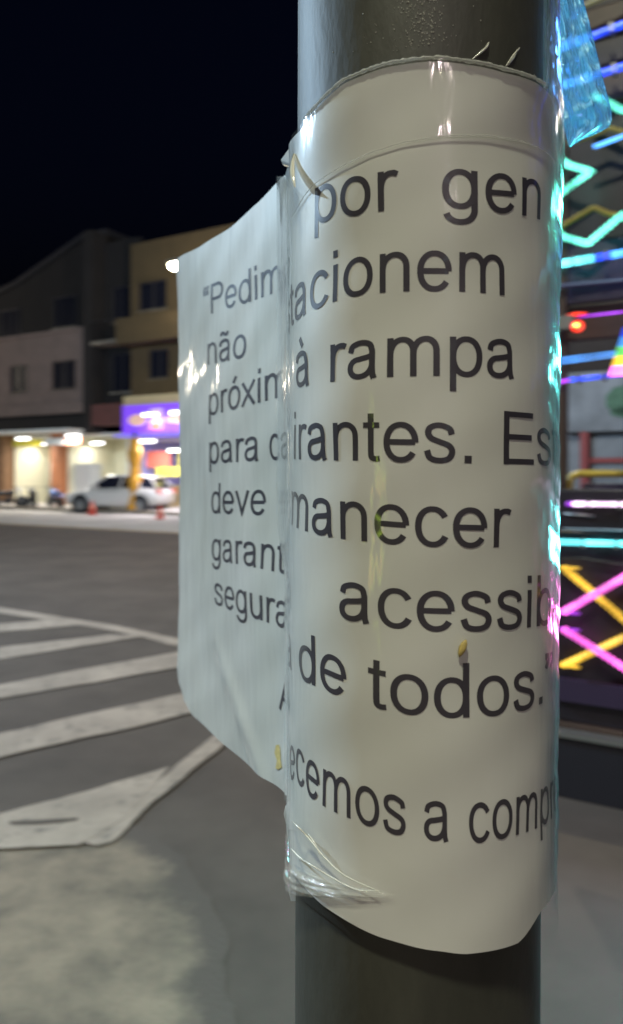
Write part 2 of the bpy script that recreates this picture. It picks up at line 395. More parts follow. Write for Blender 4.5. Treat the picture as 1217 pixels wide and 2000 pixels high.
s3 = shop(3.0, 9.0, 'purple lit shop with red and yellow display cards beside the paper flap', M['lilacwall'], 3.08)
for (a, b, c, d, y, m) in ((.3, 1.6, 1.7, 2.4, .2, 'coral'), (1.0, 2.4, 1.35, 1.72, .05, 'yellow'), (2.0, 3.2, 1.6, 2.5, .3, 'yellow'), (3.3, 4.4, 1.4, 2.3, .1, 'coral'), (4.6, 5.6, .4, 1.7, .6, 'white')):
    MB().box(a, b, y, y+.06, c, d).build('display_card', M[m], s3)
MB().box(.1, 2.5, 1.5, 2.0, 0, .95).build('counter', M['tanband'], s3)
light_tube('tube light nearest the left edge under the white awning', 45, 857, -1.0, .75, 50)
light_tube('tube light over the middle shop beside the orange column', 143, 851, -1.0, .75, 60)
light_tube('upper tube light glaring in front of the purple sign', 293, 810, -1.1, .7, 8)
light_tube('tube light under the violet awning left of the flap', 287, 862, -1.1, .8, 40, (.9, .88, 1))
light_tube('low tube light beside the flap edge inside purple shop', 345, 880, -1.1, .8, 40, (.95, .9, 1))
light_tube('upper tube light at the flap edge in front of the purple sign', 347, 806, -1.1, .7, 8)
light_tube('tube light inside the left shop by its back wall', 78, 868, 1.2, .7, 12)
light_tube('tube light inside the middle shop above its shelves', 190, 866, 1.4, .7, 12)
light_tube('tube light inside the purple shop above its counter', 390, 880, 1.2, .7, 14)

cp = fthing('display_stand', 'dark stand topped with a rounded pink red box in front of the purple shop', 'stand', 4.3, -1.2, .14)
MB().box(-.18, .18, -.18, .18, 0, .75).build('stand_body', M['brown'], cp)
MB().lathe([(.05, 0), (.26, .05), (.33, .25), (.30, .42), (.12, .52)], (0, 0, .752)).build('rounded_box', M['pinkred'], cp, smooth=True)

# ochre wrapped post in front of the car's tail
op = thing('wrapped_post', 'ochre yellow ragged wrapped post standing in front of the parked car', 'post', ground(263, 1003))
prof = []
for k in range(24):
    z = k*.13; prof.append((.24+.03*math.sin(k*.8)+random.uniform(-.035, .035), z))
MB().lathe(prof, n=14).build('wrapping', M['ochre'], op)
MB().lathe([(.06, 0), (.06, .3)], (0, 0, 2.995), n=10).build('post_tip', M['darkmetal'], op)

# ------------------------------------------------------------------ car
def make_car(label, loc, rz):
    c = thing('parked_car', label, 'car', loc, rz)
    # x forward(-) : nose at x=-2.15, tail at +2.15
    st = [(-2.15, .42, .62, .62, .60), (-2.08, .30, .76, .78, .72), (-1.7, .24, .90, .87, .80), (-1.1, .22, .98, .89, .84), (-.75, .22, 1.02, .90, .86),
          (.2, .22, 1.05, .90, .87), (1.1, .22, 1.07, .90, .87), (1.75, .26, 1.05, .88, .84), (2.06, .34, .98, .80, .76), (2.15, .45, .80, .70, .70)]
    mb = MB(); n = 8
    for (x, zl, zb, wl_, wb) in st:
        zm = (zl+zb)/2
        ring = [(wl_*.86, zl), (wl_, zl+.12), (wl_+.01, zm), (wb, zb-.04), (wb*.9, zb), (-wb*.9, zb), (-wb, zb-.04), (-wl_-.01, zm), (-wl_, zl+.12), (-wl_*.86, zl)]
        for (y, z) in ring: mb.v.append((x, y, z))
    k = 10
    for i in range(len(st)-1):
        for j in range(k):
            j2 = (j+1) % k; mb.f.append((i*k+j, i*k+j2, (i+1)*k+j2, (i+1)*k+j))
    mb.f.append(tuple(range(k))); mb.f.append(tuple((len(st)-1)*k+j for j in range(k)))
    b = mb.build('body', M['carpaint'], c, smooth=True)
    sb = b.modifiers.new('s', 'SUBSURF'); sb.levels = 1; sb.render_levels = 1
    # cabin : glass hull + roof
    base = [(-1.02, .80, 1.0), (1.98, .78, 1.02)]
    top = [(-.15, .62, 1.50), (.3, .64, 1.54), (1.1, .63, 1.53), (1.62, .58, 1.46)]
    g_ = MB()
    bs = [(-1.02, .80, 1.0), (-.1, .83, 1.03), (1.1, .83, 1.05), (1.98, .76, 1.03)]
    tp = [(-.22, .60, 1.47), (.1, .63, 1.49), (1.0, .62, 1.49), (1.60, .58, 1.43)]
    for (x, w, z) in bs: g_.v += [(x, -w, z), (x, w, z)]
    for (x, w, z) in tp: g_.v += [(x, -w, z), (x, w, z)]
    for i in range(3):
        g_.f += [(2*i, 2*i+2, 8+2*i+2, 8+2*i), (2*i+1, 8+2*i+1, 8+2*i+3, 2*i+3)]
    g_.f += [(0, 8, 9, 1), (6, 7, 15, 14), (8, 10, 12, 14, 15, 13, 11, 9)]
    g_.build('side_glass', M['glass_dark'], c)
    r_ = MB()
    rt = [(-.26, .61, 1.475), (.1, .645, 1.50), (1.0, .635, 1.50), (1.64, .59, 1.435), (1.78, .56, 1.40)]
    for (x, w, z) in rt: r_.v += [(x, -w, z), (x, -w*.8, z+.05), (x, w*.8, z+.05), (x, w, z)]
    for i in range(len(rt)-1):
        for j in range(3): r_.f.append((4*i+j, 4*i+j+1, 4*i+5+j, 4*i+4+j))
    ro = r_.build('roof', M['carpaint'], c, smooth=True); so = ro.modifiers.new('t', 'SOLIDIFY'); so.thickness = .04
    for sy in (-1, 1):
        for (x0, z0, x1, z1, w0, w1) in ((-1.02, 1.01, -.22, 1.49, .81, .62), (.42, 1.04, .5, 1.5, .845, .645), (1.98, 1.03, 1.62, 1.45, .77, .59), (1.3, 1.05, 1.2, 1.5, .84, .63)):
            MB().tube([(x0, sy*w0, z0), (x1, sy*w1, z1)], .035, 6).build('pillar', M['carpaint'], c)
        for wx in (-1.32, 1.30):
            w_ = MB().lathe([(.20, -.1), (.31, -.1), (.335, -.05), (.335, .05), (.31, .1), (.20, .1)], (wx, sy*.83, .335), 20, 'y').build('wheel', M['tyre'], c, smooth=True)
            MB().lathe([(.05, -.02), (.2, -.01), (.2, .01), (.05, .02)], (wx, sy*.93, .335), 14, 'y').build('rim', M['steel'], w_)
            MB().lathe([(.40, -.02), (.41, .02)], (wx, sy*.885, .36), 20, 'y').build('wheel_arch', M['black'], c)
        MB().box(-2.12, -1.9, sy*.62-.14, sy*.62+.14, .62, .76).build('headlight', M['white'], c)
        MB().box(2.0, 2.13, sy*.66-.1, sy*.66+.1, .78, .98).build('tail_light', M['red'], c)
        MB().box(-.72, -.55, sy*.93-.1, sy*.93+.1, 1.02, 1.14).build('wing_mirror', M['carpaint'], c)
        MB().box(-.55, .42, sy*.905-.004, sy*.905+.004, .9, .92).build('door_line', M['black'], c)
    MB().box(-2.18, -2.1, -.55, .55, .34, .50).build('grille', M['black'], c)
    return c
make_car('silver white hatchback parked facing left in front of the middle shop', ground(228, 1001)+Vector((.1, .2, 0)), FR+R(16))

# ------------------------------------------------------------------ motorcycles
def make_moto(label, loc, rz, bm_):
    c = thing('motorcycle', label, 'motorcycle', loc, rz, 'motorcycles parked outside the left shop')
    for x in (-.62, .62):
        w_ = MB().lathe([(.22, -.05), (.29, -.04), (.31, 0), (.29, .04), (.22, .05)], (x, 0, .31), 18, 'y').build('wheel', M['tyre'], c, smooth=True)
        MB().lathe([(.03, -.05), (.21, -.01), (.21, .01), (.03, .05)], (x, 0, .31), 12, 'y').build('rim', M['steel'], w_)
    MB().tube([(-.05, 0, .62), (.12, 0, .74), (.34, 0, .72)], [.10, .15, .09], 10).build('fuel_tank', bm_, c, smooth=True)
    MB().tube([(-.62, 0, .78), (-.3, 0, .72), (-.05, 0, .70)], [.07, .11, .10], 8).build('seat', M['black'], c, smooth=True)
    MB().tube([(-.1, 0, .35), (.1, 0, .42), (.25, 0, .40)], [.13, .17, .12], 8).build('engine', M['darkmetal'], c)
    for s in (-1, 1): MB().tube([(.62, s*.07, .31), (.42, s*.07, .95)], .03, 6).build('fork', M['steel'], c)
    MB().tube([(.32, -.34, 1.02), (.42, -.12, .97), (.42, .12, .97), (.32, .34, 1.02)], .02, 6).build('handlebar', M['darkmetal'], c)
    MB().tube([(.50, 0, .86), (.58, 0, .86)], [.11, .08], 10).build('headlight', M['white'], c)
    MB().tube([(-.75, 0, .62), (-.62, 0, .68), (-.4, 0, .66)], [.05, .07, .06], 6).build('mudguard', bm_, c)
    MB().tube([(.1, .14, .28), (-.5, .16, .3)], .045, 8).build('exhaust', M['steel'], c)
    return c
make_moto('blue motorcycle parked beside the white shop pillar', ground(108, 996), FR+R(160), M['bluepaint'])
make_moto('dark motorcycle parked left of the blue motorcycle', ground(64, 995), FR+R(150), M['black'])
make_moto('black motorcycle at the far left of the parked row', ground(14, 995), FR+R(40), M['black'])

# cones
def make_cone(label, loc, h):
    c = thing('traffic_cone', label, 'cone', loc, 0, 'orange red cones by the parked car')
    MB().box(-.17, .17, -.17, .17, .01, .045).build('cone_base', M['red'], c)
    MB().lathe([(.13, .046), (.095, .046+h*.35), (.06, .046+h*.7), (.03, .046+h)], n=16).build('cone_body', M['red'], c, smooth=True)
    MB().lathe([(.093, .046+h*.38), (.065, .046+h*.66)], n=16).build('reflective_band', M['coral'], c)
    return c
make_cone('orange red cone beside the front door of the silver car', ground(180, 1006), .52)
make_cone('orange red cone nearest the paper flap, behind the car', ground(313, 1014), .46)

# ------------------------------------------------------------------ street lamps
def street_lamp(label, loc, rz, h, reach, watt, col, headmat, size=.25):
    o = thing('street_lamp', label, 'street lamp', loc, rz, 'street lamps along the road')
    MB().lathe([(.14, 0), (.12, .5), (.07, h-.3), (.06, h)], n=12).build('pole', M['steel'], o, smooth=True)
    MB().lathe([(.22, 0), (.22, .05), (.14, .06)], n=12).build('base_plate', M['steel'], o)
    MB().tube([(0, 0, h-.15), (-reach*.4, 0, h+.25), (-reach, 0, h+.35)], .035, 8).build('arm', M['steel'], o)
    hd = MB().box(-reach-.42, -reach+.1, -.14, .14, h+.3, h+.42).build('lamp_head', M['steel'], o)
    MB().lathe([(.03, -.24), (.13, -.19), (.17, -.10), (.14, 0)], (-reach-.18, 0, h+.295), 14).build('lantern', headmat, hd, smooth=True)
    l = bpy.data.lights.new('street_light', 'POINT'); l.energy = watt; l.color = col; l.shadow_soft_size = size
    lo = bpy.data.objects.new('street_light', l); COL.objects.link(lo); lo.parent = o; lo.location = (-reach-.18, 0, h-.25)
    return o
# the one in the picture: lantern at pixel (340, 520)
_t, _z = fpix(341, 520, -2.4)
street_lamp('lit street lamp glowing at the top left corner of the paper flap', fw(_t+2.08, -2.4, 0), FR, _z-.19, 1.9, 150, (1, .86, .6), M['lampwarm'])
street_lamp('street lamp outside the frame beyond the left shops', fw(-14, -5.5, 0), FR, 8.0, 1.9, 1150, (1, .86, .66), M['lampwarm'])
street_lamp('street lamp outside the frame in front of the shuttered building', fw(24, -1.5, .14), FR, 9.0, 1.9, 500, (.8, .85, 1), M['lampwarm'])
street_lamp('street lamp overhead just outside the frame beside the camera', (.9, -3.3, 0), R(-30), 8.4, 2.0, 1450, (.95, .97, .74), M['lampwarm'])
street_lamp('cool white street lamp outside the frame to the left', (-13, 8, 0), R(150), 8.5, 2.2, 7600, (.55, .78, 1), M['lampwarm'], .06)
street_lamp('added street lamp hidden behind the wrapped pole to brighten the mid road', (2.6, 14, 0), R(-30), 8.5, 1.2, 2300, (1, .93, .82), M['lampwarm'])  # added lamp, out of sight behind the pole, to brighten the road
street_lamp('warm street lamp outside the frame behind the camera', (3.5, -9, 0), R(60), 7.5, 2.0, 1150, (1, .78, .84), M['lampwarm'])

# unseen coloured light stand added behind the camera for streaks in the laminated notice
M['limetube'] = mat('lime_tube', (.5, .6, .1), .4, emit=(.62, .9, .08), es=12)
M['orangetube'] = mat('orange_tube', (.7, .3, .1), .4, emit=(1, .38, .12), es=12)
ls = thing('added_light_stand', 'unseen stand with lime and orange light tubes added behind the camera for streaks on the notice', 'light stand', (-2.7, -2.9, 0))
MB().tube([(0, 0, 0), (0, 0, 2.3)], .03, 8).build('stand_pole', M['darkmetal'], ls)
MB().box(-.3, .3, -.3, .3, 0, .03).build('stand_base', M['darkmetal'], ls)
MB().tube([(.05, .04, .85), (.05, .04, 1.75)], .022, 8).build('light_tube', M['limetube'], ls)
MB().tube([(-.35, .04, 1.3), (-.35, .04, 2.0)], .02, 8).build('light_tube', M['limetube'], ls)
MB().tube([(-.18, .04, 1.2), (-.18, .04, 1.6)], .02, 8).build('light_tube', M['orangetube'], ls)
MB().box(-.4, .1, -.02, .02, 1.72, 1.76).build('crossbar', M['darkmetal'], ls)

# ================================================================== PARTY VEHICLE (right edge)
VO = Vector((1.24, 3.30, 0)); VRZ = R(-30)
def led(name, col, s=1.0, scale=220, core=(1, 1, 1), dots=True):
    m = bpy.data.materials.new(name); m.use_nodes = True; nt = m.node_tree
    p = nt.nodes['Principled BSDF']; p.inputs['Base Color'].default_value = (*[c*.3+.01 for c in col], 1); p.inputs['Roughness'].default_value = .3
    tc = nt.nodes.new('ShaderNodeTexCoord'); wv = nt.nodes.new('ShaderNodeTexNoise'); wv.inputs['Scale'].default_value = scale*.04; wv.inputs['Detail'].default_value = 2
    nt.links.new(tc.outputs['Object'], wv.inputs[0])
    cr = nt.nodes.new('ShaderNodeValToRGB'); cr.color_ramp.elements[0].position = .38; cr.color_ramp.elements[1].position = .62
    cr.color_ramp.elements[0].color = (*[c*.55 for c in col], 1); cr.color_ramp.elements[1].color = (*[c*1.5+.008 for c in col], 1)
    nt.links.new(wv.outputs[0], cr.inputs[0]); nt.links.new(cr.outputs[0], p.inputs['Emission Color']); p.inputs['Emission Strength'].default_value = s
    return m
L = {}
L['cyan'] = led('cyan_led', (.12, .75, .80), 2.8)
L['blue'] = led('blue_led', (.02, .07, 1.0), 1.8, 160)
L['skyblue'] = led('sky_blue_led', (.08, .35, 1.0), 2.0, 160)
L['magenta'] = led('magenta_led', (1.0, .14, .75), 3.0)
L['purple'] = led('purple_led', (.45, .05, .9), 1.6)
L['yellow'] = led('amber_led', (.85, .50, .04), 2.1)
L['white'] = led('white_pink_led', (1.0, .70, 1.0), 3.2)
L['teal'] = led('teal_led', (.14, .85, .62), 2.9)
L['green'] = led('green_led', (.15, .7, .15), 1.3)
L['red'] = mat('red_beacon', (.8, .05, .02), .4, emit=(1, .03, .01), es=2.0)
L['redcore'] = mat('red_beacon_core', (.9, .5, .1), .4, emit=(1, .55, .1), es=6)
M['vdark'] = mat('vehicle_dark_panel', (.014, .010, .018), .5, noise=.3)
M['vbrown'] = mat('vehicle_brown_frame', (.055, .033, .026), .5, noise=.2)
M['vpurple'] = mat('vehicle_purple_panel', (.035, .024, .06), .45)
M['vyellow'] = mat('yellow_handrail_paint', (.55, .38, .06), .35, coat=.4)
M['volive'] = mat('gold_scroll_trim', (.30, .21, .04), .45)
M['vskirt'] = mat('black_vehicle_skirt', (.012, .012, .02), .6)

veh = thing('party_vehicle', 'open sided party vehicle with coloured LED tubes and crossed rope lights at right edge', 'vehicle', VO, VRZ)
def vpix(px, py, d=0.0):
    """point of the vehicle's side plane (local coordinates x along, y inward, z up) seen at a pixel"""
    tx = (px-608.5)/F; a = math.cos(VRZ); s_ = math.sin(VRZ)       # local x axis = (cos, sin)
    # world = VO + t*(a, s_) + d*(-s_, a)
    ox = VO.x-d*s_; oy = VO.y+d*a
    t = (tx*oy-ox)/(a-tx*s_); y = oy+t*s_
    return (t, d, CAMZ+(HY-py)/F*y)
X0 = vpix(1078, 900)[0]; X1 = 5.2
def vbar(name, p0, p1, r, m, d=-.03, ext=None, n=8):
    a = Vector(vpix(*p0, d)); b = Vector(vpix(*p1, d))
    if ext is not None:
        b = a+(b-a)*((ext-a.x)/(b.x-a.x))
    return MB().tube([a, b], r, n).build(name, m, veh, smooth=True)
DARKLED = {}
def band(o, m, n=8, dark=.42):
    if m.name not in DARKLED:
        d = m.copy(); d.name = m.name+'_rib'
        p = d.node_tree.nodes['Principled BSDF']; p.inputs['Emission Strength'].default_value *= dark; DARKLED[m.name] = d
    o.data.materials.append(DARKLED[m.name])
    for i, f in enumerate(o.data.polygons):
        if (i//n) % 2: f.material_index = 1
    return o
def rope(p0, p1, r, m, d=-.03, ext=0):
    """rope light: a twisted ribbed tube with a strip behind it"""
    a = Vector(vpix(*p0, d)); b = Vector(vpix(*p1, d)); b = b+(b-a)*ext
    L_ = (b-a).length; n = max(8, int(L_/.012)); pts = []; rr = []
    for k in range(n+1):
        pts.append(a.lerp(b, k/n)); rr.append(r*(1.0 if k % 2 else .78))
    return band(MB().tube(pts, rr, 8).build('rope_light', m, veh), m)
# structure
MB().box(X0, X1, .0, 2.2, .50, .56).build('floor_deck', M['vbrown'], veh, bevel=.008)
MB().box(X0, X1, -.06, -.02, .24, .515).build('skirt_panel', M['vskirt'], veh, bevel=.008)
MB().box(X0, X1, -.075, -.001, .517, .535).build('skirt_lip', M['steel'], veh)
MB().box(X0, X1, .02, .08, .565, 1.42).build('lower_side_panel', M['vdark'], veh)
MB().box(X0, X1, -.012, .018, .66, .76).build('lower_trim', M['vpurple'], veh)
MB().box(X0, X1, -.02, .06, 1.43, 1.62).build('waist_beam', M['vdark'], veh, bevel=.01)
for k in range(6):
    xx = X0+.01+k*1.0
    MB().box(xx, xx+.05, .0, .07, 1.621, 4.3).build('post', M['vbrown'], veh, bevel=.006)
for z0, z1, m, dd in ((2.30, 2.46, 'vbrown', .0), (2.47, 2.75, 'vpurple', .02), (2.76, 3.35, 'vdark', .05), (3.36, 3.52, 'vbrown', 0), (3.54, 3.66, 'vdark', .03), (3.68, 3.8, 'vbrown', .0), (3.82, 4.3, 'vdark', .04)):
    MB().box(X0, X1, dd-.01+.075, dd+.12, z0, z1).build('side_beam', M[m], veh, bevel=.006)
MB().box(X0, X1, .2, 2.2, 4.31, 4.40).build('roof', M['vdark'], veh)
# far side: lower panel only and posts, so the view goes through
MB().box(X0, X1, 2.12, 2.2, .57, 1.45).build('far_side_panel', M['vdark'], veh)
for k in range(4): MB().box(X0+.9+k*1.3, X0+.96+k*1.3, 2.12, 2.2, 1.451, 4.3).build('far_post', M['vbrown'], veh)
MB().box(X0, X1, 2.13, 2.19, 2.6, 4.3).build('far_header', M['vdark'], veh)
for k in range(3):
    xx = X0+.9+k*1.3
    w_ = MB().lathe([(.18, -.12), (.40, -.12), (.42, 0), (.40, .12), (.18, .12)], (xx, .35, .42), 22, 'y').build('wheel', M['tyre'], veh, smooth=True)
    MB().lathe([(.04, -.05), (.18, 0), (.04, .05)], (xx, .35, .42), 14, 'y').build('rim', M['steel'], w_)
# seat rows with yellow handrails
for k in range(4):
    bx = vpix(1112, 930, .45)[0]+k*.85
    zt = vpix(1112, 925, .45)[2]
    MB().tube([(bx, .45, .56), (bx, .45, zt-.05), (bx+.012, .45, zt-.015), (bx+.05, .45, zt), (bx+.42, .45, zt), (bx+.455, .45, zt-.015), (bx+.47, .45, zt-.05), (bx+.47, .45, .56)], .019, 10).build('handrail', M['vyellow'], veh, smooth=True)
    MB().box(bx+.06, bx+.42, .46, .52, .9, zt-.05).build('seat_back', M['vpurple'], veh, bevel=.01)
# LED tubes (pixel anchored on the side plane)
vbar('led_tube', (1086, 1058), (1217, 1062), .0125, L['cyan'], ext=X1)
vbar('led_tube', (1119, 984), (1217, 985), .0105, L['white'], ext=X1)
vbar('led_tube_end', (1108, 984), (1119, 984), .010, L['purple'])
vbar('led_tube', (1112, 742), (1217, 731), .010, L['blue'], ext=X1)
vbar('led_tube_end', (1084, 748), (1112, 742), .007, L['purple'])
vbar('led_tube', (1086, 702), (1217, 686), .004, L['skyblue'], ext=X1)
vbar('led_tube', (1086, 710), (1217, 693), .004, L['skyblue'], ext=X1)
vbar('led_tube', (1130, 619), (1217, 609), .0042, L['purple'], ext=X1)
vbar('led_tube', (1090, 516), (1160, 504), .017, L['cyan'])
vbar('led_tube', (1160, 504), (1195, 498), .016, L['blue'])
vbar('led_tube', (1195, 498), (1217, 494), .016, L['skyblue'], ext=X1)
vbar('led_tube', (1160, 287), (1217, 266), .009, L['skyblue'], ext=1.2)
vbar('led_tube', (1080, 172), (1165, 146), .018, L['skyblue'])
vbar('led_tube', (1165, 146), (1217, 130), .016, L['blue'], ext=X1)
vbar('led_tube', (1080, 98), (1150, 73), .018, L['skyblue'])
vbar('led_tube', (1150, 73), (1217, 48), .016, L['blue'], ext=X1)
vbar('trim_rail', (1130, 16), (1217, -22), .010, M['volive'], ext=X1)
vbar('trim_rail', (1080, 560), (1217, 548), .012, M['vpurple'], ext=X1)
# crossed rope lights, repeated along the side
PW = vpix(1217, 1200)[0]-vpix(1100, 1200)[0]
def shiftx(o, n, w):
    for k in range(1, n):
        c = o.copy(); COL.objects.link(c); c.parent = veh; c.location = (w*k, 0, 0)
za = vpix(1100, 1110)[2]; zb = vpix(1100, 1200)[2]; zc = vpix(1100, 1228)[2]; zd = vpix(1100, 1300)[2]
xa = vpix(1100, 1110)[0]
def rope3(a, b, r, m):
    a = Vector(a); b = Vector(b); n = int((b-a).length/.012); pts = [a.lerp(b, k/n) for k in range(n+1)]
    rr = [r*(1.0 if k % 2 else .72) for k in range(n+1)]
    return band(MB().tube(pts, rr, 8).build('rope_light', m, veh), m)
cw = .40
for (pa, pb, m, yy) in (((1100,1108),(1217,1208),'yellow',-.03), ((1100,1196),(1217,1129),'magenta',-.06), ((1100,1228),(1217,1303),'magenta',-.06), ((1100,1300),(1217,1246),'yellow',-.03)):
    a = Vector(vpix(*pa, yy)); b = Vector(vpix(*pb, yy)); b = a+(b-a)*(.30/(b.x-a.x))
    o = rope3(a, b, .0175, L[m]); shiftx(o, 11, .36)
    o2 = rope3(a+Vector((-.012, 0, 0)), a+Vector((.07, 0, 0)), .007, L['purple' if m == 'magenta' else 'yellow']); shiftx(o2, 11, .36)
# tube brackets and a cable run
for (px, py) in ((1140, 1061), (1205, 1063), (1150, 985), (1210, 986), (1130, 740), (1180, 735), (1120, 511), (1185, 500), (1120, 83), (1195, 56), (1130, 157), (1200, 136)):
    q = Vector(vpix(px, py, -.03)); MB().box(q.x-.006, q.x+.006, -.05, .01, q.z-.02, q.z+.02).build('bracket', M['steel'], veh)
zc_ = vpix(1150, 1095)[2]
MB().tube([(X0+.02+k*.12, -.02, zc_+.012*math.sin(k*1.7)) for k in range(30)], .004, 6).build('cable', M['black'], veh)
# zig-zag rope lights above the opening
def zig(pts, r, m, d=-.03, rep=0, name='rope_light'):
    P = [Vector(vpix(*p, d)) for p in pts]; out = []
    for i in range(len(P)-1):
        a, b = P[i], P[i+1]; n = max(4, int((b-a).length/.012))
        for k in range(n): out.append(a.lerp(b, k/n))
    out.append(P[-1]); rr = [r*(1.0 if k % 2 else .75) for k in range(len(out))]
    o = MB().tube(out, rr, 8).build(name, L.get(m) or M[m], veh)
    if m in L: band(o, L[m])
    if rep: shiftx(o, rep, P[-1].x-P[0].x)
zig([(1078, 445), (1100, 462), (1148, 476), (1217, 418), (1262, 462), (1300, 470)], .016, 'teal', rep=8)
zig([(1078, 462), (1100, 440), (1160, 405), (1190, 418), (1250, 425), (1300, 405)], .013, 'volive', d=-.012, rep=8, name='scroll_trim')
zig([(1078, 300), (1110, 322), (1155, 335), (1112, 365), (1085, 385)], .016, 'teal')
zig([(1160, 186), (1217, 216), (1280, 196)], .017, 'teal')
zig([(1110, 280), (1165, 262), (1190, 250), (1260, 270)], .012, 'volive', d=-.012, name='scroll_trim')
# red beacon
bc = Vector(vpix(1128, 637, -.10))
h_ = MB().lathe([(.0, -.024), (.02, -.018), (.026, 0), (.02, .018), (0.0, .024)], bc, 14, 'y').build('red_beacon', L['red'], veh, smooth=True)
MB().lathe([(.002, -.006), (.010, 0), (.002, .006)], bc+Vector((0, -.026, 0)), 10, 'y').build('bulb', L['redcore'], h_)
q = Vector(vpix(1100, 632, -.03)); MB().box(q.x-.05, q.x+.05, -.06, -.02, q.z-.03, q.z+.03).build('beacon_bracket', M['steel'], veh)
a = Vector(vpix(1108, 616, -.04)); b = Vector(vpix(1145, 612, -.04)); MB().tube([a, a.lerp(b, .5), b], [.003, .008, .003], 8).build('red_lens', L['red'], veh)
# rainbow fin
fa = [(1192, 735), (1205, 735), (1217, 700), (1217, 645)]
cols = ['magenta', 'yellow', 'green', 'skyblue', 'blue']
for k in range(5):
    y0 = 735-k*19; y1 = y0-19; xl0 = 1190+(735-y0)*.3; xl1 = 1190+(735-y1)*.3
    p = [vpix(xl0, y0, -.05), vpix(xl0+45, y0-3, -.05), vpix(xl1+45, y1-3, -.05), vpix(xl1, y1, -.05)]
    MB().prism([(u[0], u[2]) for u in p], -.06, -.05).build('rainbow_fin', L[cols[k]], veh)
# small chrome / light marks under the white tube
vbar('chrome_trim', (1100, 1003), (1160, 1008), .005, M['steel'])
vbar('chrome_trim', (1100, 1033), (1217, 1036), .004, M['steel'], ext=X1)
# coloured wash the LEDs give off
for (px, py, col, w) in ((1200, 100, (.1, .35, 1), 9), (1200, 1060, (.15, .9, .9), 40), (1200, 1210, (1, .2, .7), 16), (1200, 700, (.1, .9, .8), 36), (1200, 400, (.1, 1, .75), 16)):
    p = Vector(vpix(px, py, -.08)); l = bpy.data.lights.new('led_light', 'AREA'); l.shape = 'RECTANGLE'; l.size = 1.2; l.size_y = .06; l.energy = w; l.color = col
    lo = bpy.data.objects.new('led_light', l); COL.objects.link(lo); lo.parent = veh; lo.location = p+Vector((.6, 0, 0)); lo.rotation_euler = (R(-90), 0, 0)

# ================================================================== POLE
AX, AY = D0 = (.0303, .2082)
RP = .0365                                              # radius of the paper
M['pole'] = mat('dark_green_grey_pole_paint', (.046, .046, .036), .58, noise=.35, nscale=32, bump=.035, bscale=300, coat=.0, spec=.5, stretch=(1, 1, .35))
pole = thing('metal_pole', 'dark grey green round metal pole wrapped in a printed notice in the foreground', 'pole', (AX-.0007, AY, 0))
RPOLE = .0338
mb = MB(); n = 72
zs = [0, .5, 1.0, 1.3]+[1.35+.01*i for i in range(60)]+[2.2, 3.0, 4.2]
for z in zs:
    lean = (1.7-z)*.0030
    for j in range(n):
        t = 2*math.pi*j/n; mb.v.append((-lean+RPOLE*math.cos(t), RPOLE*math.sin(t), z))
for k in range(len(zs)-1):
    for j in range(n): mb.f.append((k*n+j, k*n+(j+1) % n, (k+1)*n+(j+1) % n, (k+1)*n+j))
mb.build('pole_shaft', M['pole'], pole, smooth=True)
MB().lathe([(.09, 0), (.09, .012), (.045, .02), (.036, .05)], n=32).build('base_flange', M['pole'], pole, smooth=True)
# spatter of coarse raised paint blobs on the shaft
M['spatter'] = mat('raised_paint_spatter', (.42, .42, .36), .3, coat=.5)
sp = MB()
for k in range(2600):
    ang = R(263)+random.gauss(0, .085); z = 1.80+random.random()*.13
    if random.random() < .15: ang = R(263)+random.gauss(0, .25)
    rr = random.uniform(.00009, .00026); cx = AX+RPOLE*math.cos(ang)-(AX-.0007)-(1.7-z)*.003+.0; cx = -(1.7-z)*.003+RPOLE*math.cos(ang); cy = RPOLE*math.sin(ang)
    nx, ny = math.cos(ang), math.sin(ang)
    i = len(sp.v); tx, ty = -ny, nx
    for (a, b) in ((1, 0), (0, 1), (-1, 0), (0, -1)): sp.v.append((cx+tx*a*rr-nx*.0001, cy+ty*a*rr-ny*.0001, z+b*rr*1.3))
    sp.v.append((cx+nx*rr*1.0, cy+ny*rr*1.0, z))
    for j in range(4): sp.f.append((i+j, i+(j+1) % 4, i+4))
o = sp.build('paint_spatter', M['spatter'], pole, smooth=True); o['kind'] = 'stuff'

# ================================================================== NOTICE SHEET
# horizontal path of the sheet (plan view), from its free left edge round the pole
def catmull(P, n):
    out = []
    Q = [P[0]*2-P[1]]+P+[P[-1]*2-P[-2]]
    for i in range(1, len(Q)-2):
        for k in range(n):
            t = k/n; p0, p1, p2, p3 = Q[i-1], Q[i], Q[i+1], Q[i+2]
            out.append(.5*((2*p1)+(p2-p0)*t+(2*p0-5*p1+4*p2-p3)*t*t+(3*p1-p0-3*p2+p3)*t*t*t))
    out.append(P[-1]); return out
flap = [Vector(p) for p in ((-.0650, .361), (-.0620, .3545), (-.050, .331), (-.036, .304), (-.0225, .2785), (-.0095, .254), (-.0064, .238), (-.0060, .222))]
path = catmull(flap, 24)
for k in range(0, 261):
    a = R(181+k*.98); path.append(Vector((AX+RP*math.cos(a), AY+RP*math.sin(a))))
SS = [0]
for i in range(1, len(path)): SS.append(SS[-1]+(path[i]-path[i-1]).length)
SMAX = SS[-1]
def at_s(s, off=0):
    s = max(0, min(SMAX-1e-9, s)); i = min(len(SS)-2, max(0, bisect.bisect_right(SS, s)-1))
    t = (s-SS[i])/(SS[i+1]-SS[i]); p = path[i].lerp(path[i+1], t)
    i0 = max(0, i-1); i1 = min(len(path)-1, i+2); d = (path[i1]-path[i0]).normalized()
    nrm = Vector((d.y, -d.x))          # outward: towards the camera / left
    if nrm.dot(Vector((0, -1))) < 0 and s < .1: nrm = -nrm
    return p+nrm*off, nrm
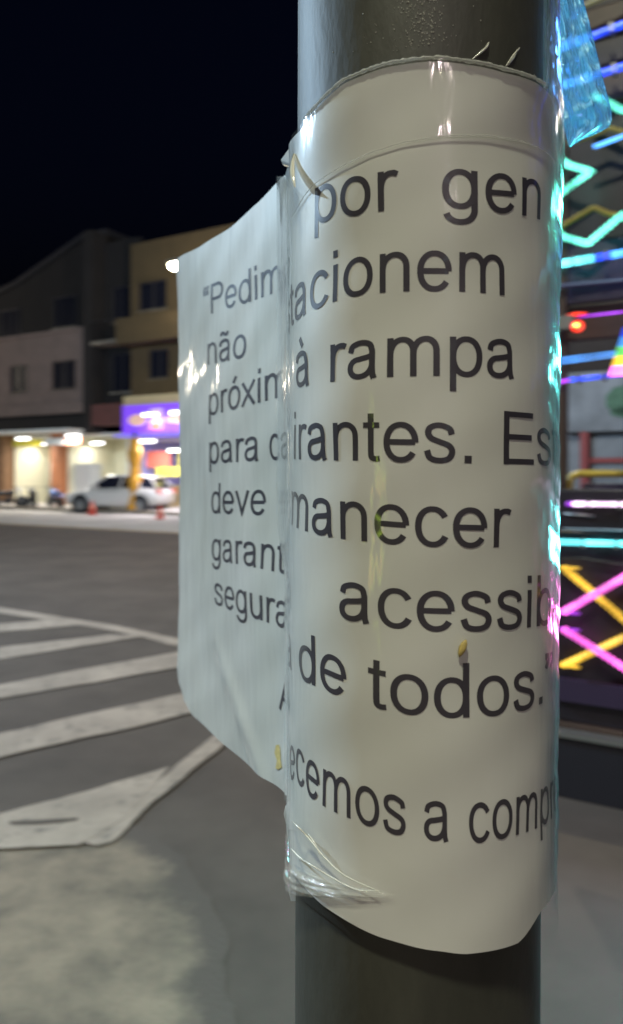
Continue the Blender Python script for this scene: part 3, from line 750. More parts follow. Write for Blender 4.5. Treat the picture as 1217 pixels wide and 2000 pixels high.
# check the outward side using the pole axis
pt, nn = at_s(SMAX*.75)
NS = 1 if nn.dot(pt-Vector((AX, AY))) > 0 else -1
def path_pt(s, off=0):
    s = max(0, min(SMAX-1e-9, s)); i = min(len(SS)-2, max(0, bisect.bisect_right(SS, s)-1))
    t = (s-SS[i])/(SS[i+1]-SS[i]); p = path[i].lerp(path[i+1], t)
    i0 = max(0, i-2); i1 = min(len(path)-1, i+3); d = (path[i1]-path[i0]).normalized()
    return p+Vector((d.y, -d.x))*NS*off
def s_px(s): p = path_pt(s); return 608.5+F*p.x/p.y
# s -> px table (monotonic visible part)
TAB = []
s = 0; last = -1e9
while s < SMAX:
    v = s_px(s)
    if v > last: TAB.append((v, s)); last = v
    elif s > .2: break
    s += .0004
def px_s(px):
    for i in range(1, len(TAB)):
        if TAB[i][0] >= px:
            (a, sa), (b, sb) = TAB[i-1], TAB[i]; return sa+(sb-sa)*(px-a)/(b-a)
    return TAB[-1][1]+(px-TAB[-1][0])*.0004
def zpix(px, py, s=None):
    s = px_s(px) if s is None else s; p = path_pt(s); return s, CAMZ+(HY-py)/F*p.y
def interp(A):
    A = sorted(A)
    def f(s):
        if s <= A[0][0]: 
            (a, u), (b, v) = A[0], A[1]
            return u+(v-u)*(s-a)/(b-a) if EXTRAP else u
        for i in range(1, len(A)):
            if s <= A[i][0] or i == len(A)-1:
                (a, u), (b, v) = A[i-1], A[i]
                if s > b and not EXTRAP: return v
                return u+(v-u)*(s-a)/(b-a)
    return f
EXTRAP = True
print('SMAX', SMAX, 'vis', TAB[0], TAB[-1])
S_L, S_R = px_s(566), TAB[-1][1]
_top = [zpix(346, 506), zpix(400, 478), zpix(450, 444), zpix(500, 399), zpix(549, 348), zpix(587, 256), zpix(609, 225), zpix(679, 161), zpix(762, 131), zpix(846, 120), zpix(929, 128), zpix(985, 142), zpix(1050, 165)]
_bot = [zpix(346, 1290), zpix(352, 1335), zpix(362, 1370), zpix(376, 1396), zpix(430, 1450), zpix(500, 1506), zpix(549, 1540), zpix(572, 1700), zpix(600, 1736), zpix(647, 1777), zpix(753, 1833), zpix(853, 1856), zpix(912, 1862), zpix(1012, 1842), zpix(1060, 1775)]
def smooth_curve(A):
    A = sorted(A); S0 = A[0][0]
    def f(s):
        if s >= A[-1][0]: return A[-1][1]
        if s <= S0: return A[0][1]
        for i in range(1, len(A)):
            if s <= A[i][0]:
                t = (s-A[i-1][0])/(A[i][0]-A[i-1][0]); t2 = t*t*(3-2*t)*.5+t*.5
                return A[i-1][1]+(A[i][1]-A[i-1][1])*t2
    return f
ztop = smooth_curve(_top); zbot = smooth_curve(_bot)

# gentle unevenness of the sheet
def wr(s, z):
    v = .00022*math.sin(z*95+s*40)*math.sin(s*33+1)+.00012*math.sin(z*260-s*150)
    f = min(1, max(0, (.115-s)/.03))                    # the free flap waves more
    v += f*.0007*math.sin(z*21+s*38+.6)
    # diagonal crease low on the flap
    u = (s-.045)/.075; zc_ = 1.632-u*.055
    if 0 < u < 1: v += .0010*math.exp(-((z-zc_)/.006)**2)*math.sin(math.pi*u)
    return v
def surf(s, z, off=0): 
    p = path_pt(s, off+wr(s, z)); return (p.x, p.y, z)

def paper_material():
    m = bpy.data.materials.new('laminated_paper'); m.use_nodes = True; nt = m.node_tree; N = nt.nodes; K = nt.links
    p = N['Principled BSDF']; p.inputs['Base Color'].default_value = (.66, .66, .62, 1); p.inputs['Roughness'].default_value = .5
    p.inputs['Coat Weight'].default_value = 1.0; p.inputs['Coat Roughness'].default_value = .11; p.inputs['Coat IOR'].default_value = 1.5
    p.inputs['Subsurface Weight'].default_value = 0
    tc = N.new('ShaderNodeTexCoord'); mp = N.new('ShaderNodeMapping'); mp.inputs['Scale'].default_value = (1, 1, .22)
    K.new(tc.outputs['Object'], mp.inputs[0])
    n = N.new('ShaderNodeTexNoise'); n.inputs['Scale'].default_value = 75; n.inputs['Detail'].default_value = 3; n.inputs['Roughness'].default_value = .5; K.new(mp.outputs[0], n.inputs['Vector'])
    n2 = N.new('ShaderNodeTexNoise'); n2.inputs['Scale'].default_value = 420; n2.inputs['Detail'].default_value = 2; K.new(mp.outputs[0], n2.inputs['Vector'])
    mx = N.new('ShaderNodeMath'); mx.operation = 'MULTIPLY_ADD'; mx.inputs[1].default_value = .12; K.new(n2.outputs[0], mx.inputs[0]); K.new(n.outputs[0], mx.inputs[2])
    b = N.new('ShaderNodeBump'); b.inputs['Strength'].default_value = .28; b.inputs['Distance'].default_value = .004
    K.new(mx.outputs[0], b.inputs['Height']); K.new(b.outputs[0], p.inputs['Coat Normal'])
    # faint uneven tone of cheap paper
    n3 = N.new('ShaderNodeTexNoise'); n3.inputs['Scale'].default_value = 18; n3.inputs['Detail'].default_value = 4; K.new(tc.outputs['Object'], n3.inputs['Vector'])
    cr = N.new('ShaderNodeValToRGB'); cr.color_ramp.elements[0].position = .3; cr.color_ramp.elements[1].position = .75
    cr.color_ramp.elements[0].color = (.60, .605, .55, 1); cr.color_ramp.elements[1].color = (.72, .72, .69, 1)
    K.new(n3.outputs[0], cr.inputs[0]); K.new(cr.outputs[0], p.inputs['Base Color'])
    return m
M['paper'] = paper_material()
M['ink'] = mat('printed_ink', (.045, .040, .052), .45, coat=.7)
notice = thing('printed_notice', 'white laminated paper notice with black Portuguese text wrapped round the dark metal pole', 'notice', (AX, AY, 1.6))
NI = Matrix.Translation((-AX, -AY, -1.6))
def add_notice(mb, name, m, parent=None, smooth=True):
    mb.v = [(v[0]-AX, v[1]-AY, v[2]-1.6) for v in mb.v]
    return mb.build(name, m, parent or notice, smooth=smooth, fix=False)
def sheet(s0, s1, zt, zb, ns, nz, off=0, extra=None):
    mb = MB()
    for i in range(ns+1):
        s = s0+(s1-s0)*i/ns; a, b = zb(s), zt(s)
        for j in range(nz+1):
            t = j/nz; z = a+(b-a)*t; e = extra(s, z, t) if extra else 0
            mb.v.append(surf(s, z, off+e))
    for i in range(ns):
        for j in range(nz):
            k = i*(nz+1)+j; mb.f.append((k, k+nz+1, k+nz+2, k+1))
    return mb
sh = add_notice(sheet(0, SMAX-.001, ztop, zbot, 300, 70), 'paper_sheet', M['paper'])
so = sh.modifiers.new('thickness', 'SOLIDIFY'); so.thickness = .0002; so.offset = 0; es_ = sh.modifiers.new('split', 'EDGE_SPLIT'); es_.split_angle = R(40)

# ------------------------------------------------------------------ lettering : grotesque glyphs drawn as strokes
def arc(cx, cy, rx, ry, a0, a1, n=16):
    out = []
    for k in range(n+1):
        a = R(a0+(a1-a0)*k/n); c, s_ = math.cos(a), math.sin(a); e = .93
        out.append((cx+rx*math.copysign(abs(c)**e, c), cy+ry*math.copysign(abs(s_)**e, s_)))
    return out
def spl(P, n=8): return [(v.x, v.y) for v in catmull([Vector(p) for p in P], n)]
H_ARCH = lambda x0, x1: [(x1, 0), (x1, 330)]+arc((x0+x1)/2+12, 330, (x1-x0)/2-12, 163, 0, 90, 8)[1:]+arc((x0+x1)/2+12, 290, (x1-x0)/2+12, 203, 90, 178, 8)[1:]
SPL_S = spl([(408, 372), (378, 448), (245, 493), (125, 462), (92, 388), (135, 318), (250, 272), (375, 222), (414, 142), (368, 55), (245, 26), (118, 58), (74, 158)])
A_ = [spl([(86, 366), (120, 452), (255, 493), (375, 462), (412, 370)])+[(412, 140), (418, 60), (440, 0)],
      [(412, 308), (330, 288), (215, 268)]+arc(215, 150, 134, 118, 90, 270, 12)+arc(215, 222, 197, 190, 272, 352, 10)]
O_ = [arc(278, 259, 198, 234, 90, 450, 36)]
G = {
 'a': (556, A_), 'o': (556, O_), 'e': (556, [[(84, 262), (474, 262)], arc(278, 259, 197, 234, 0, 326, 30)]),
 'c': (500, [arc(272, 259, 190, 234, 32, 330, 28)]), 's': (500, [SPL_S]),
 'n': (556, [[(110, 0), (110, 519)], H_ARCH(110, 446)]), 'm': (833, [[(110, 0), (110, 519)], H_ARCH(110, 417), H_ARCH(417, 722)]),
 'r': (333, [[(110, 0), (110, 519)], arc(250, 280, 140, 205, 178, 92, 10)+[(290, 486), (338, 466)]]),
 'u': (556, [[(446, 519), (446, 0)], [(108, 519), (108, 190)]+arc(266, 190, 158, 164, 180, 270, 8)[1:]+arc(266, 230, 180, 204, 270, 358, 8)[1:]]),
 'p': (556, [[(109, -199), (109, 519)], arc(296, 259, 186, 234, 180, 540, 34)]), 'b': (556, [[(109, 0), (109, 716)], arc(296, 259, 186, 234, 180, 540, 34)]),
 'd': (556, [[(447, 0), (447, 716)], arc(261, 259, 186, 234, 0, 360, 34)]),
 'g': (556, [[(447, 519), (447, 30)]+arc(262, 0, 185, 172, -2, -160, 18), arc(261, 265, 186, 228, 0, 360, 34)]),
 'i': (222, [[(110, 0), (110, 519)], [(110, 615), (110, 716)]]), 'l': (222, [[(110, 0), (110, 716)]]),
 'j': (222, [[(110, 519), (110, -100), (70, -170), (0, -165)]]),
 't': (278, [[(130, 640), (130, 130)]+spl([(130, 125), (142, 55), (195, 32), (262, 38)])[1:], [(16, 484), (256, 484)]]),
 'v': (500, [[(48, 519), (250, 20), (452, 519)]]), 'x': (500, [[(30, 519), (462, 0)], [(455, 519), (38, 0)]]),
 'z': (500, [[(40, 482), (455, 482)], [(440, 482), (55, 38)], [(35, 38), (465, 38)]]),
 'E': (667, [[(126, 0), (126, 716)], [(126, 676), (612, 676)], [(126, 372), (585, 372)], [(126, 40), (624, 40)]]),
 'P': (667, [[(126, 0), (126, 716)], [(126, 676), (375, 676)]+arc(395, 510, 185, 166, 88, -88, 18)+[(375, 344), (126, 344)]]),
 'A': (667, [[(42, 0), (333, 700), (624, 0)], [(150, 250), (516, 250)]]),
 '.': (278, [('dot', 140, 50)]), ',': (278, [('dot', 140, 50), [(165, 20), (155, -70), (110, -130)]]),
 '“': (333, [('dot', 90, 540), [(65, 560), (72, 640), (120, 712)], ('dot', 250, 540), [(225, 560), (232, 640), (280, 712)]]),
 '”': (333, [('dot', 90, 665), [(118, 640), (108, 570), (62, 500)], ('dot', 240, 665), [(268, 640), (258, 570), (212, 500)]]),
}
G['ã'] = (556, A_+[spl([(120, 606), (150, 660), (210, 668), (290, 622), (355, 628), (390, 690)])])
G['à'] = (556, A_+[[(190, 722), (300, 588)]]); G['ó'] = (556, O_+[[(360, 722), (250, 588)]]); G['ç'] = (500, [arc(272, 259, 190, 234, 32, 330, 28), [(260, 0), (290, -60), (270, -130), (190, -130)]])
def text_w(t): return sum(G[c][0] if c in G else 278 for c in t)
def emit_stroke(mb, pts, tox, layer, hw=44, hh=37):
    if pts[0] == 'dot':
        _, cx, cy = pts; pts = [(cx, cy-50), (cx, cy+50)]; hw = 52
    # subdivide long segments so that they follow the curved sheet
    q = [pts[0]]
    for a, b in zip(pts, pts[1:]):
        d = math.hypot(b[0]-a[0], b[1]-a[1]); k = max(1, int(d/45))
        for j in range(1, k+1): q.append((a[0]+(b[0]-a[0])*j/k, a[1]+(b[1]-a[1])*j/k))
    q = [p for i, p in enumerate(q) if i == 0 or math.hypot(p[0]-q[i-1][0], p[1]-q[i-1][1]) > .5]
    base = len(mb.v); n = len(q)
    closed = math.hypot(q[0][0]-q[-1][0], q[0][1]-q[-1][1]) < 2 and n > 20
    for i, p in enumerate(q):
        a = q[i-1] if i > 0 else (q[-2] if closed else p); b = q[i+1] if i < n-1 else (q[1] if closed else p)
        d1 = Vector((p[0]-a[0], p[1]-a[1])); d2 = Vector((b[0]-p[0], b[1]-p[1]))
        if d1.length < 1e-6: d1 = d2
        if d2.length < 1e-6: d2 = d1
        d1.normalize(); d2.normalize(); d = (d1+d2).normalized(); nx, ny = -d.y, d.x
        mit = 1/max(.45, d.dot(d1))
        for sgn in (-1, 1):
            for tr in (1,):
                mb.v.append(tox(p[0]+sgn*nx*hw*mit, p[1]+sgn*ny*hh*mit, layer))
    for i in range(n-1):
        k = base+2*i; mb.f.append((k, k+1, k+3, k+2))
CNT = [0]
def put_text(txt, s0, s1, zf, em, slant=0):
    mb = MB(); w = text_w(txt); x = 0; kx = (s1-s0)/w*1000
    for ch in txt:
        if ch in G:
            adv, strokes = G[ch]
            for st in strokes:
                CNT[0] += 1; ly = CNT[0] % 5
                def tox(gx, gy, l_, x=x):
                    s = s0+(x+gx)/1000*kx; z = zf(s)+gy/1000*em
                    return surf(min(s, SMAX-.002), z, .00016+l_*.000012)
                emit_stroke(mb, st, tox, ly)
            x += adv
        else: x += 278
    return add_notice(mb, 'printed_word', M['ink'])
EM = .0176
def word(txt, line, px0, px1=None, pre='', post='', em=EM):
    """txt fills px0..px1 on the picture; pre / post continue at the same scale on hidden parts of the sheet"""
    s0 = px_s(px0); w = text_w(txt)
    s1 = px_s(px1) if px1 is not None else s0+w/1000*em
    k = (s1-s0)/w; zf = line
    o = put_text(pre+txt+post, s0-text_w(pre)*k, s1+text_w(post)*k, zf, em)
    return o
def base(*A): return interp([zpix(*a) for a in A])
L1a = base((420, 612), (490, 588), (550, 566)); L1b = base((620, 437), (700, 420), (765, 410), (880, 408), (960, 415), (1050, 428))
word('“Pedim', L1a, 400, 553, post='os,'); word('por', L1b, 610, 776); word('gen', L1b, 858, 1059, )
L2a = base((410, 713), (480, 698)); L2b = base((590, 619), (640, 594), (700, 577), (780, 569), (870, 568), (975, 576))
word('não', L2a, 406, 485); word('acionem', L2b, 575, 992, pre='est')
L3a = base((415, 812), (540, 778)); L3b = base((585, 757), (650, 746), (740, 738), (850, 734), (1005, 741))
word('próxim', L3a, 409, 562, post='o'); word('à', L3b, 579, 610); word('rampa', L3b, 640, 1011)
L4a = base((413, 906), (540, 898)); L4b = base((575, 897), (610, 898), (750, 901), (950, 906), (1040, 908))
word('para', L4a, 409, 511); word('c', L4a, 526, 548, post='ade'); word('antes.', L4b, 600, 932, pre='ir'); word('E', L4b, 972, 1045, post='sta')
L5a = base((415, 1002), (520, 1006)); L5b = base((600, 1038), (650, 1050), (720, 1058), (800, 1065), (980, 1069))
word('deve', L5a, 412, 523); word('anecer', L5b, 607, 995, pre='m')
L6a = base((420, 1095), (480, 1103), (550, 1119)); L6b = base((570, 1168), (665, 1207), (740, 1222), (820, 1231), (930, 1232), (1000, 1228), (1070, 1219))
word('garant', L6a, 412, 557, post='i'); word('a', L6b, 566, 586); word('acessib', L6b, 660, 1076, post='il')
L7a = base((422, 1181), (480, 1200), (560, 1230)); L7b = base((572, 1312), (590, 1326), (640, 1348), (740, 1383), (850, 1400), (950, 1398), (1045, 1379))
word('segura', L7a, 417, 564, post='n'); word('de', L7b, 584, 683, pre='a '); word('todos.', L7b, 718, 1064); word('”', base((1050, 1378), (1070, 1372)), 1060, 1079)
L8a = base((545, 1384), (556, 1392)); L8b = base((567, 1500), (580, 1525), (620, 1566), (700, 1605), (780, 1632), (855, 1643), (930, 1645), (1000, 1632), (1070, 1604))
word('A', L8a, 545, 567); word('cemos', L8b, 577, 797, pre='e'); word('a', L8b, 824, 884); word('com', L8b, 912, 1052, post='pre')

# ------------------------------------------------------------------ clear films and tapes on the notice
def film(name, tcol=(1, 1, 1), milky=.2, mcol=(.75, .76, .72), gl=.12, bump=.5, bs=60, rough=.06, stretch=(1, 1, .3), gcol=(1, 1, 1), trans=.15, attr=False):
    m = bpy.data.materials.new(name); m.use_nodes = True; nt = m.node_tree; N = nt.nodes; K = nt.links
    N.remove(N['Principled BSDF']); out = N['Material Output']
    tr = N.new('ShaderNodeBsdfTransparent'); tr.inputs[0].default_value = (*tcol, 1)
    df0 = N.new('ShaderNodeBsdfDiffuse'); df0.inputs[0].default_value = (*mcol, 1); tl = N.new('ShaderNodeBsdfTranslucent'); tl.inputs[0].default_value = (*mcol, 1)
    df = N.new('ShaderNodeMixShader'); df.inputs[0].default_value = trans; K.new(df0.outputs[0], df.inputs[1]); K.new(tl.outputs[0], df.inputs[2])
    gls = N.new('ShaderNodeBsdfGlossy'); gls.inputs['Roughness'].default_value = rough; gls.inputs[0].default_value = (*gcol, 1)
    tc = N.new('ShaderNodeTexCoord'); mp = N.new('ShaderNodeMapping'); mp.inputs['Scale'].default_value = stretch; K.new(tc.outputs['Object'], mp.inputs[0])
    n = N.new('ShaderNodeTexNoise'); n.inputs['Scale'].default_value = bs; n.inputs['Detail'].default_value = 5; K.new(mp.outputs[0], n.inputs['Vector'])
    b = N.new('ShaderNodeBump'); b.inputs['Strength'].default_value = bump; b.inputs['Distance'].default_value = .006; K.new(n.outputs[0], b.inputs['Height'])
    K.new(b.outputs[0], gls.inputs['Normal'])
    m1 = N.new('ShaderNodeMixShader'); m1.inputs[0].default_value = milky
    if attr:
        at = N.new('ShaderNodeAttribute'); at.attribute_name = 'milk'; mu = N.new('ShaderNodeMath'); mu.operation = 'MULTIPLY'; mu.inputs[1].default_value = milky; K.new(at.outputs['Fac'], mu.inputs[0]); K.new(mu.outputs[0], m1.inputs[0])
    K.new(tr.outputs[0], m1.inputs[1]); K.new(df.outputs[0], m1.inputs[2])
    lw = N.new('ShaderNodeLayerWeight'); lw.inputs[0].default_value = .5; K.new(b.outputs[0], lw.inputs['Normal'])
    fr = N.new('ShaderNodeMath'); fr.operation = 'POWER'; fr.inputs[1].default_value = 4.0; K.new(lw.outputs['Facing'], fr.inputs[0])
    ad = N.new('ShaderNodeMath'); ad.operation = 'MULTIPLY_ADD'; ad.inputs[1].default_value = 1.0; ad.inputs[2].default_value = gl+.04; K.new(fr.outputs[0], ad.inputs[0])
    cl = N.new('ShaderNodeMath'); cl.operation = 'MINIMUM'; cl.inputs[1].default_value = .85; K.new(ad.outputs[0], cl.inputs[0])
    m2 = N.new('ShaderNodeMixShader'); 
    if attr:
        mu2 = N.new('ShaderNodeMath'); mu2.operation = 'MULTIPLY'; K.new(at.outputs['Fac'], mu2.inputs[0]); K.new(cl.outputs[0], mu2.inputs[1]); K.new(mu2.outputs[0], m2.inputs[0])
    else: K.new(cl.outputs[0], m2.inputs[0])
    K.new(m1.outputs[0], m2.inputs[1]); K.new(gls.outputs[0], m2.inputs[2])
    K.new(m2.outputs[0], out.inputs[0]); return m
M['tape'] = film('cloudy_clear_tape', milky=.52, gl=.0, bump=.35, bs=90)
M['tape_thin'] = film('clear_tape', milky=.05, gl=-.032, bump=.18, bs=45, rough=.06)
def set_milk(o, vals):
    at = o.data.attributes.new('milk', 'FLOAT', 'POINT'); at.data.foreach_set('value', vals)
    return o
M['cornertape'] = film('cloudy_corner_tape', milky=.62, bump=.25, bs=70, mcol=(.80, .82, .78), attr=True, stretch=(1, 1, .12), rough=.1)
M['wrap'] = film('clear_plastic_wrap', attr=True, milky=.62, gl=.10, bump=.45, bs=150, mcol=(.55, .64, .68), stretch=(1, 1, .07), rough=.16, trans=.4)  # teal grey milkiness stands in for reflections veiling the print
M['edge'] = mat('tape_edge', (.78, .78, .70), .25, coat=1)

# tape band across the top of the notice, its upper edge proud of the paper
ttop = lambda s: ztop(s)+.0006
tmid = smooth_curve([zpix(576, 420), zpix(620, 358), zpix(680, 322), zpix(740, 296), zpix(800, 279), zpix(880, 268), zpix(950, 267), zpix(1050, 290)])
SA = px_s(573)
add_notice(sheet(SA, SMAX-.004, ttop, tmid, 120, 12, .0005), 'tape_band', M['tape_thin'])
def ridge(name, s0, s1, zf, r, m, off=.0006, n=90, wob=0, n2=5):
    pts = []
    for i in range(n+1):
        s = s0+(s1-s0)*i/n; z = zf(s)+random.uniform(-wob, wob); pts.append(surf(s, z, off))
    return add_notice(MB().tube(pts, r, n2), name, m)
ridge('tape_edge', SA, S_R, tmid, .00012, M['tape'])
ridge('tape_edge', px_s(600), px_s(1060), ttop, [.0003+.0003*random.random() for _ in range(91)], M['tape'], wob=.0001)
# vertical milky tape in the corner where the flap leaves the pole
def corner_film():
    pts = []; zt = []; zb = []
    a = Vector((path_pt(px_s(544), .0006).x, path_pt(px_s(544)).y)); s1 = px_s(571); b = path_pt(s1, .0007)
    N1 = 14; s1b = px_s(564)
    def edge_at(z):
        py = HY-(z-CAMZ)*F/a.y; t = min(1, max(0, (py-1020)/90)); q = path_pt(px_s(544+17*t), .0006); return q
    for i in range(N1+1):
        t = i/N1; p = a.lerp(b, t); p += Vector((-.0009, 0))*math.sin(math.pi*t); pts.append(p)
    s2 = px_s(614)
    for i in range(1, 15): pts.append(path_pt(s1+(s2-s1)*i/14, .0007))
    mb = MB(); nz = 110; rnd = random.Random(3)
    for i, p in enumerate(pts):
        px = 608.5+F*p.x/p.y
        zt_ = CAMZ+(HY-(345 if px < 560 else 345+(px-560)*1.6))/F*p.y; zb_ = CAMZ+(HY-(1545 if px < 553 else 1620))/F*p.y
        for j in range(nz+1):
            t = j/nz; z = zb_+(zt_-zb_)*t
            w = .00012*math.sin(z*230+i*.7)+.00022*math.sin(z*90-i*.4)
            MILK.append(min(1, i/2+.35)*min(1, (len(pts)-1-i)/11)*(1 if z > 1.62 else .7)*(.75+.25*math.sin(z*60+i*.3)))
            if i == 0: w *= .2
            if i <= N1:
                ea = edge_at(z); tt = i/N1; pp = ea.lerp(b, tt)+Vector((-.0007, 0))*math.sin(math.pi*tt)
            else: pp = p
            mb.v.append((pp.x-abs(w)*.7, pp.y-abs(w)*.5, z))
    for i in range(len(pts)-1):
        for j in range(nz):
            k = i*(nz+1)+j; mb.f.append((k, k+nz+1, k+nz+2, k+1))
    return mb
MILK = []
set_milk(add_notice(corner_film(), 'corner_tape', M['cornertape']), MILK)

# torn folded paper corner at the top of the fold
def pt3(px, py, d): return ((px-608.5)/F*d, d, CAMZ+(HY-py)/F*d)
tc_ = MB()
P = [(583, 258, .214), (566, 288, .223), (549, 312, .231), (552, 322, .230), (561, 327, .226), (557, 342, .222), (566, 372, .216), (583, 384, .207), (590, 376, .2035), (583, 345, .206), (580, 300, .209)]
ctr = (571, 322, .213)
i0 = len(tc_.v); tc_.v += [pt3(*p) for p in P]+[pt3(*ctr)]
for k in range(len(P)): tc_.f.append((i0+k, i0+(k+1) % len(P), i0+len(P)))
o = add_notice(tc_, 'torn_corner', M['paper']); md = o.modifiers.new('t', 'SOLIDIFY'); md.thickness = .0004
M['tapebright'] = film('shiny_tape_fold', milky=.8, gl=.1, mcol=(.85, .80, .62))
tf = MB(); PP = []
for k in range(13):
    t = k/12; cx = 574-5*math.sin(t*3.1)+t*t*2; cy = 300+t*66; w = 2+5*math.sin(t*3.0)
    tf.v += [pt3(cx-w*.5, cy, .1985-.008*t), pt3(cx+w*.3, cy-1, .1955-.008*t), pt3(cx+w*.9, cy+1, .1965-.008*t)]
    if k: i = 3*k; tf.f += [(i-3, i-2, i+1, i), (i-2, i-1, i+2, i+1)]
add_notice(tf, 'tape_fold', M['tapebright'])
tf = MB(); tf.v += [pt3(566, 366, .2065), pt3(590, 376, .2025), pt3(610, 386, .199), pt3(600, 402, .2000), pt3(572, 384, .205)]; tf.f.append((0, 1, 2, 3, 4))
add_notice(tf, 'tape_tab', M['tape'], smooth=False)

# crumpled film at the lower left of the notice
def crumple():
    mb = MB(); s0, s1 = px_s(567), px_s(775); n, nz = 90, 40
    rnd = random.Random(5)
    for i in range(n+1):
        t = i/n; s = s0+(s1-s0)*t
        py0 = 1592+150*t**.8; py1 = 1700+52*math.sin(t*1.9)
        if py1 < py0+2: py1 = py0+2
        _, za_ = zpix(0, py0, s); _, zb_ = zpix(0, py1, s)
        for j in range(nz+1):
            u = j/nz; z = zb_+(za_-zb_)*u
            h = .0007+.0011*abs(math.sin(u*7+t*5+math.sin(t*9)))*(math.sin(math.pi*min(1, t*1.0+.02))**.5)*math.sin(math.pi*u)**.6
            h += .0004*math.sin(u*23+t*14)*math.sin(math.pi*u)
            mb.v.append(surf(s, z, h)); MC.append(min(1, (1-t)*4)*min(1, u*6+.3)*min(1, (1-u)*6+.2))
    for i in range(n):
        for j in range(nz):
            k = i*(nz+1)+j; mb.f.append((k, k+nz+1, k+nz+2, k+1))
    return mb
M['crumple'] = film('crumpled_clear_film', attr=True, milky=.30, gl=.08, bump=.6, bs=140, mcol=(.72, .70, .62))
MC = []
set_milk(add_notice(crumple(), 'crumpled_film', M['crumple']), MC)
for (P_, r_) in (([(567, 1592), (585, 1604), (610, 1630), (640, 1668), (680, 1704), (745, 1734)], .0004), ([(570, 1672), (600, 1676), (650, 1705), (700, 1730), (740, 1732)], .00035), ([(612, 1625), (625, 1645), (634, 1668)], .0004), ([(580, 1655), (592, 1668), (601, 1675)], .00045)):
    pts = []
    for (a, b) in P_:
        s, z = zpix(a, b); pts.append(Vector(surf(s, z, .0016)))
    pts = catmull(pts, 6)
    add_notice(MB().tube(pts, [r_*(.12+.6*math.sin(math.pi*(k+.5)/len(pts))*random.uniform(.25, .75)) for k in range(len(pts))], 6), 'film_fold', M['edge'])
# film residue on the lower left of the pole
def strip(name, P0, d, m, w=.0016, seed=1):
    rnd = random.Random(seed); mb = MB()
    for k, (a, b) in enumerate(P0):
        mb.v += [pt3(a, b, d), pt3(a+w*1000*3, b, d-.004)]
        if k: i = 2*k; mb.f.append((i-2, i-1, i+1, i))
    return add_notice(mb, name, m)
strip('film_remnant', [(567, 1560), (557, 1575), (554, 1590), (559, 1610), (564, 1650), (566, 1720), (563, 1735), (568, 1760)], .2075, M['tape'], .006)

# clear plastic wrap bulging past the pole on the right, running up out of the frame
def wrap_right():
    mb = MB(); nz = 260; a0, a1 = R(-49), R(40); na = 40
    for j in range(nz+1):
        py = -60+(1760+60)*j/nz; z = CAMZ+(HY-py)/F*.2104
        rr = .0378+.0014*math.exp(-((py-330)/190)**2)
        if py < 190: rr = .0377
        lo = max(0, (py-1050)/700); rr -= .0008*lo
        for i in range(na+1):
            t = i/na; a = a0+(a1-a0)*t
            r2 = rr-(rr-.0372)*(1-t)**3
            r2 += .00016*math.sin(z*210+t*9)*math.sin(t*3)+.0001*math.sin(z*700+t*21)
            mb.v.append((AX+r2*math.cos(a), AY+r2*math.sin(a), z)); MW.append(min(1, t*2.6)*min(1, (nz-j)/22+.0))
    for j in range(nz):
        for i in range(na):
            k = j*(na+1)+i; mb.f.append((k, k+1, k+na+2, k+na+1))
    return mb
MW = []
wr_ = set_milk(add_notice(wrap_right(), 'plastic_wrap', M['wrap']), MW)
# hanging scrap of clear plastic at the top right
M['scrap'] = film('hanging_clear_plastic', tcol=(.6, .8, 1), milky=.50, mcol=(.25, .65, 1), gl=.16, bump=.6, bs=420, stretch=(1.6, 1, .5), rough=.22, trans=.6, gcol=(.55, .9, 1))  # clear film; the blue glow of the LEDs is put into its colours
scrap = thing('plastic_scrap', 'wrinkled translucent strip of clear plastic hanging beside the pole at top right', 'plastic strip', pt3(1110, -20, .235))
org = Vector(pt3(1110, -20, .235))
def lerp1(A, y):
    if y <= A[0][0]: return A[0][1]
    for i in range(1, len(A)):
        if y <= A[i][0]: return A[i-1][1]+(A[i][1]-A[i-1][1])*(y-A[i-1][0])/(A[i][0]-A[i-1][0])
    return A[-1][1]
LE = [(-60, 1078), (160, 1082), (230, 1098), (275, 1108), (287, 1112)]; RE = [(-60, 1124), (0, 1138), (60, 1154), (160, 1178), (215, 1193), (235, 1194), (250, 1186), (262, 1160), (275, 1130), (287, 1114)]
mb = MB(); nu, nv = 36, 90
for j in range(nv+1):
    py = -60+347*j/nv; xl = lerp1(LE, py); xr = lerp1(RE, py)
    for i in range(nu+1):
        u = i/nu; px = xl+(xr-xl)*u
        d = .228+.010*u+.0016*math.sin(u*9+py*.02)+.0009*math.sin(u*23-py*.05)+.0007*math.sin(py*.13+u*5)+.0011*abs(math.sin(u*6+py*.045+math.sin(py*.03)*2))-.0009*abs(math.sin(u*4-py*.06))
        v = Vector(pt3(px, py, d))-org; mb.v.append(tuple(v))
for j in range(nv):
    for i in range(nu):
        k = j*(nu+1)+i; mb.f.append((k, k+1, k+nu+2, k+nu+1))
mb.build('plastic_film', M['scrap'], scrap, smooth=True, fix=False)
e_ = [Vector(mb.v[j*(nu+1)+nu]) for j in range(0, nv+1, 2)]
MB().tube(e_, .00022, 5).build('film_edge', M['scrap'], scrap, smooth=True)

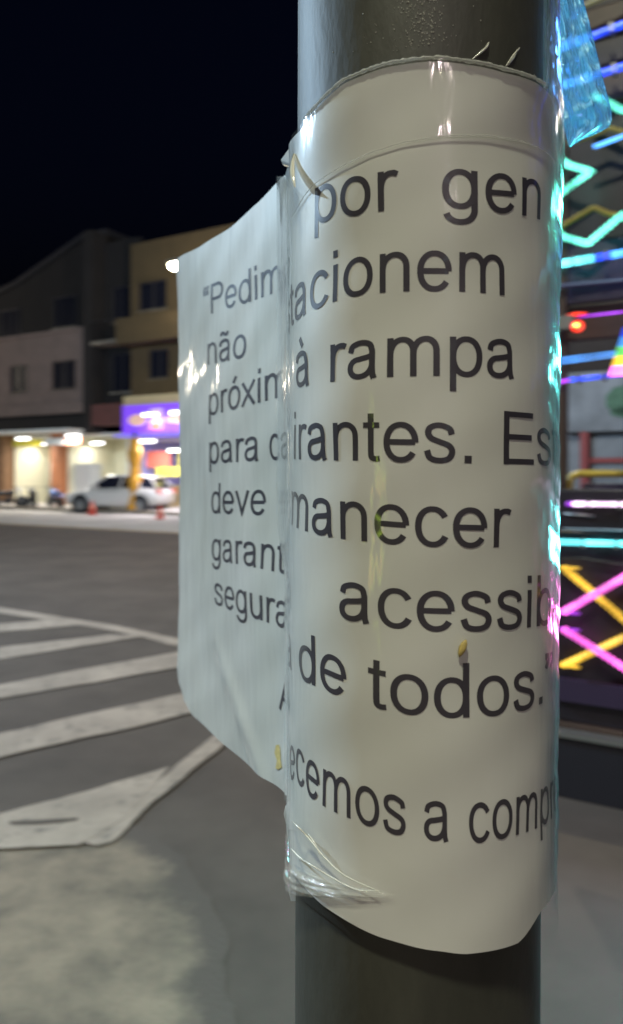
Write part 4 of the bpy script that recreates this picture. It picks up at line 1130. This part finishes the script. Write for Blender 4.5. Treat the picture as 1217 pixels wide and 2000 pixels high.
# loose glassy threads of tape above the notice
M['thread'] = mat('shiny_tape_thread', (.6, .6, .52), .2, coat=1)
th = thing('tape_thread', 'thin pale threads of torn tape sticking up above the notice on the bare pole', 'tape threads', (AX, AY-.0345, 1.79))
o_ = Vector((AX, AY-.0345, 1.79))
for P_ in ([(596, 140, .2025), (594, 165, .201), (597, 190, .1995), (600, 232, .199)], [(1030, 62, .185), (1018, 88, .183), (1003, 108, .1805), (988, 130, .179)], [(955, 82, .1770), (948, 95, .176), (920, 118, .1755)], [(1012, 92, .182), (1003, 112, .1805), (992, 128, .1795)]):
    pts = catmull([Vector(pt3(*p))-o_ for p in P_], 8); m_ = len(pts)
    MB().tube(pts, [.00012+.0002*math.sin(math.pi*(k+.5)/m_) for k in range(m_)], 5).build('thread', M['thread'], th, smooth=True)

# yellow smear on the flap and a husk stuck on the notice
M['smear'] = mat('yellow_smear', (.62, .50, .20), .6, noise=.3, nscale=300)
def blob_on(pix, name, m, off=.0003):
    mb = MB(); c = [sum(p[0] for p in pix)/len(pix), sum(p[1] for p in pix)/len(pix)]
    for p in pix:
        s, z = zpix(*p); mb.v.append(surf(s, z, off))
    s, z = zpix(*c); mb.v.append(surf(s, z, off*1.5)); n = len(pix)
    for k in range(n): mb.f.append((k, (k+1) % n, n))
    return add_notice(mb, name, m)
blob_on([(540, 1455), (546, 1454), (549, 1468), (550, 1485), (553, 1498), (546, 1503), (541, 1500), (543, 1485), (538, 1470)], 'yellow_smear', M['smear'])
M['husk'] = mat('straw_husk', (.50, .38, .12), .55, noise=.3, nscale=500)
s_, z_ = zpix(901, 1264); hp = Vector(surf(s_, z_, .0009))
hk = MB().lathe([(.0001, -.0022), (.0006, -.0014), (.0009, 0), (.0007, .0012), (.0002, .0021)], n=10).build('seed_husk', M['husk'], smooth=True)
hk.location = hp; hk.rotation_euler = (0, R(22), 0); hk.scale = (1, .6, 1)
tag(hk, 'tiny yellow brown seed husk stuck to the notice above the word todos', 'husk')

S.cycles.transparent_max_bounces = 16
S.cycles.sample_clamp_indirect = 4.0
S.render.engine = 'CYCLES'
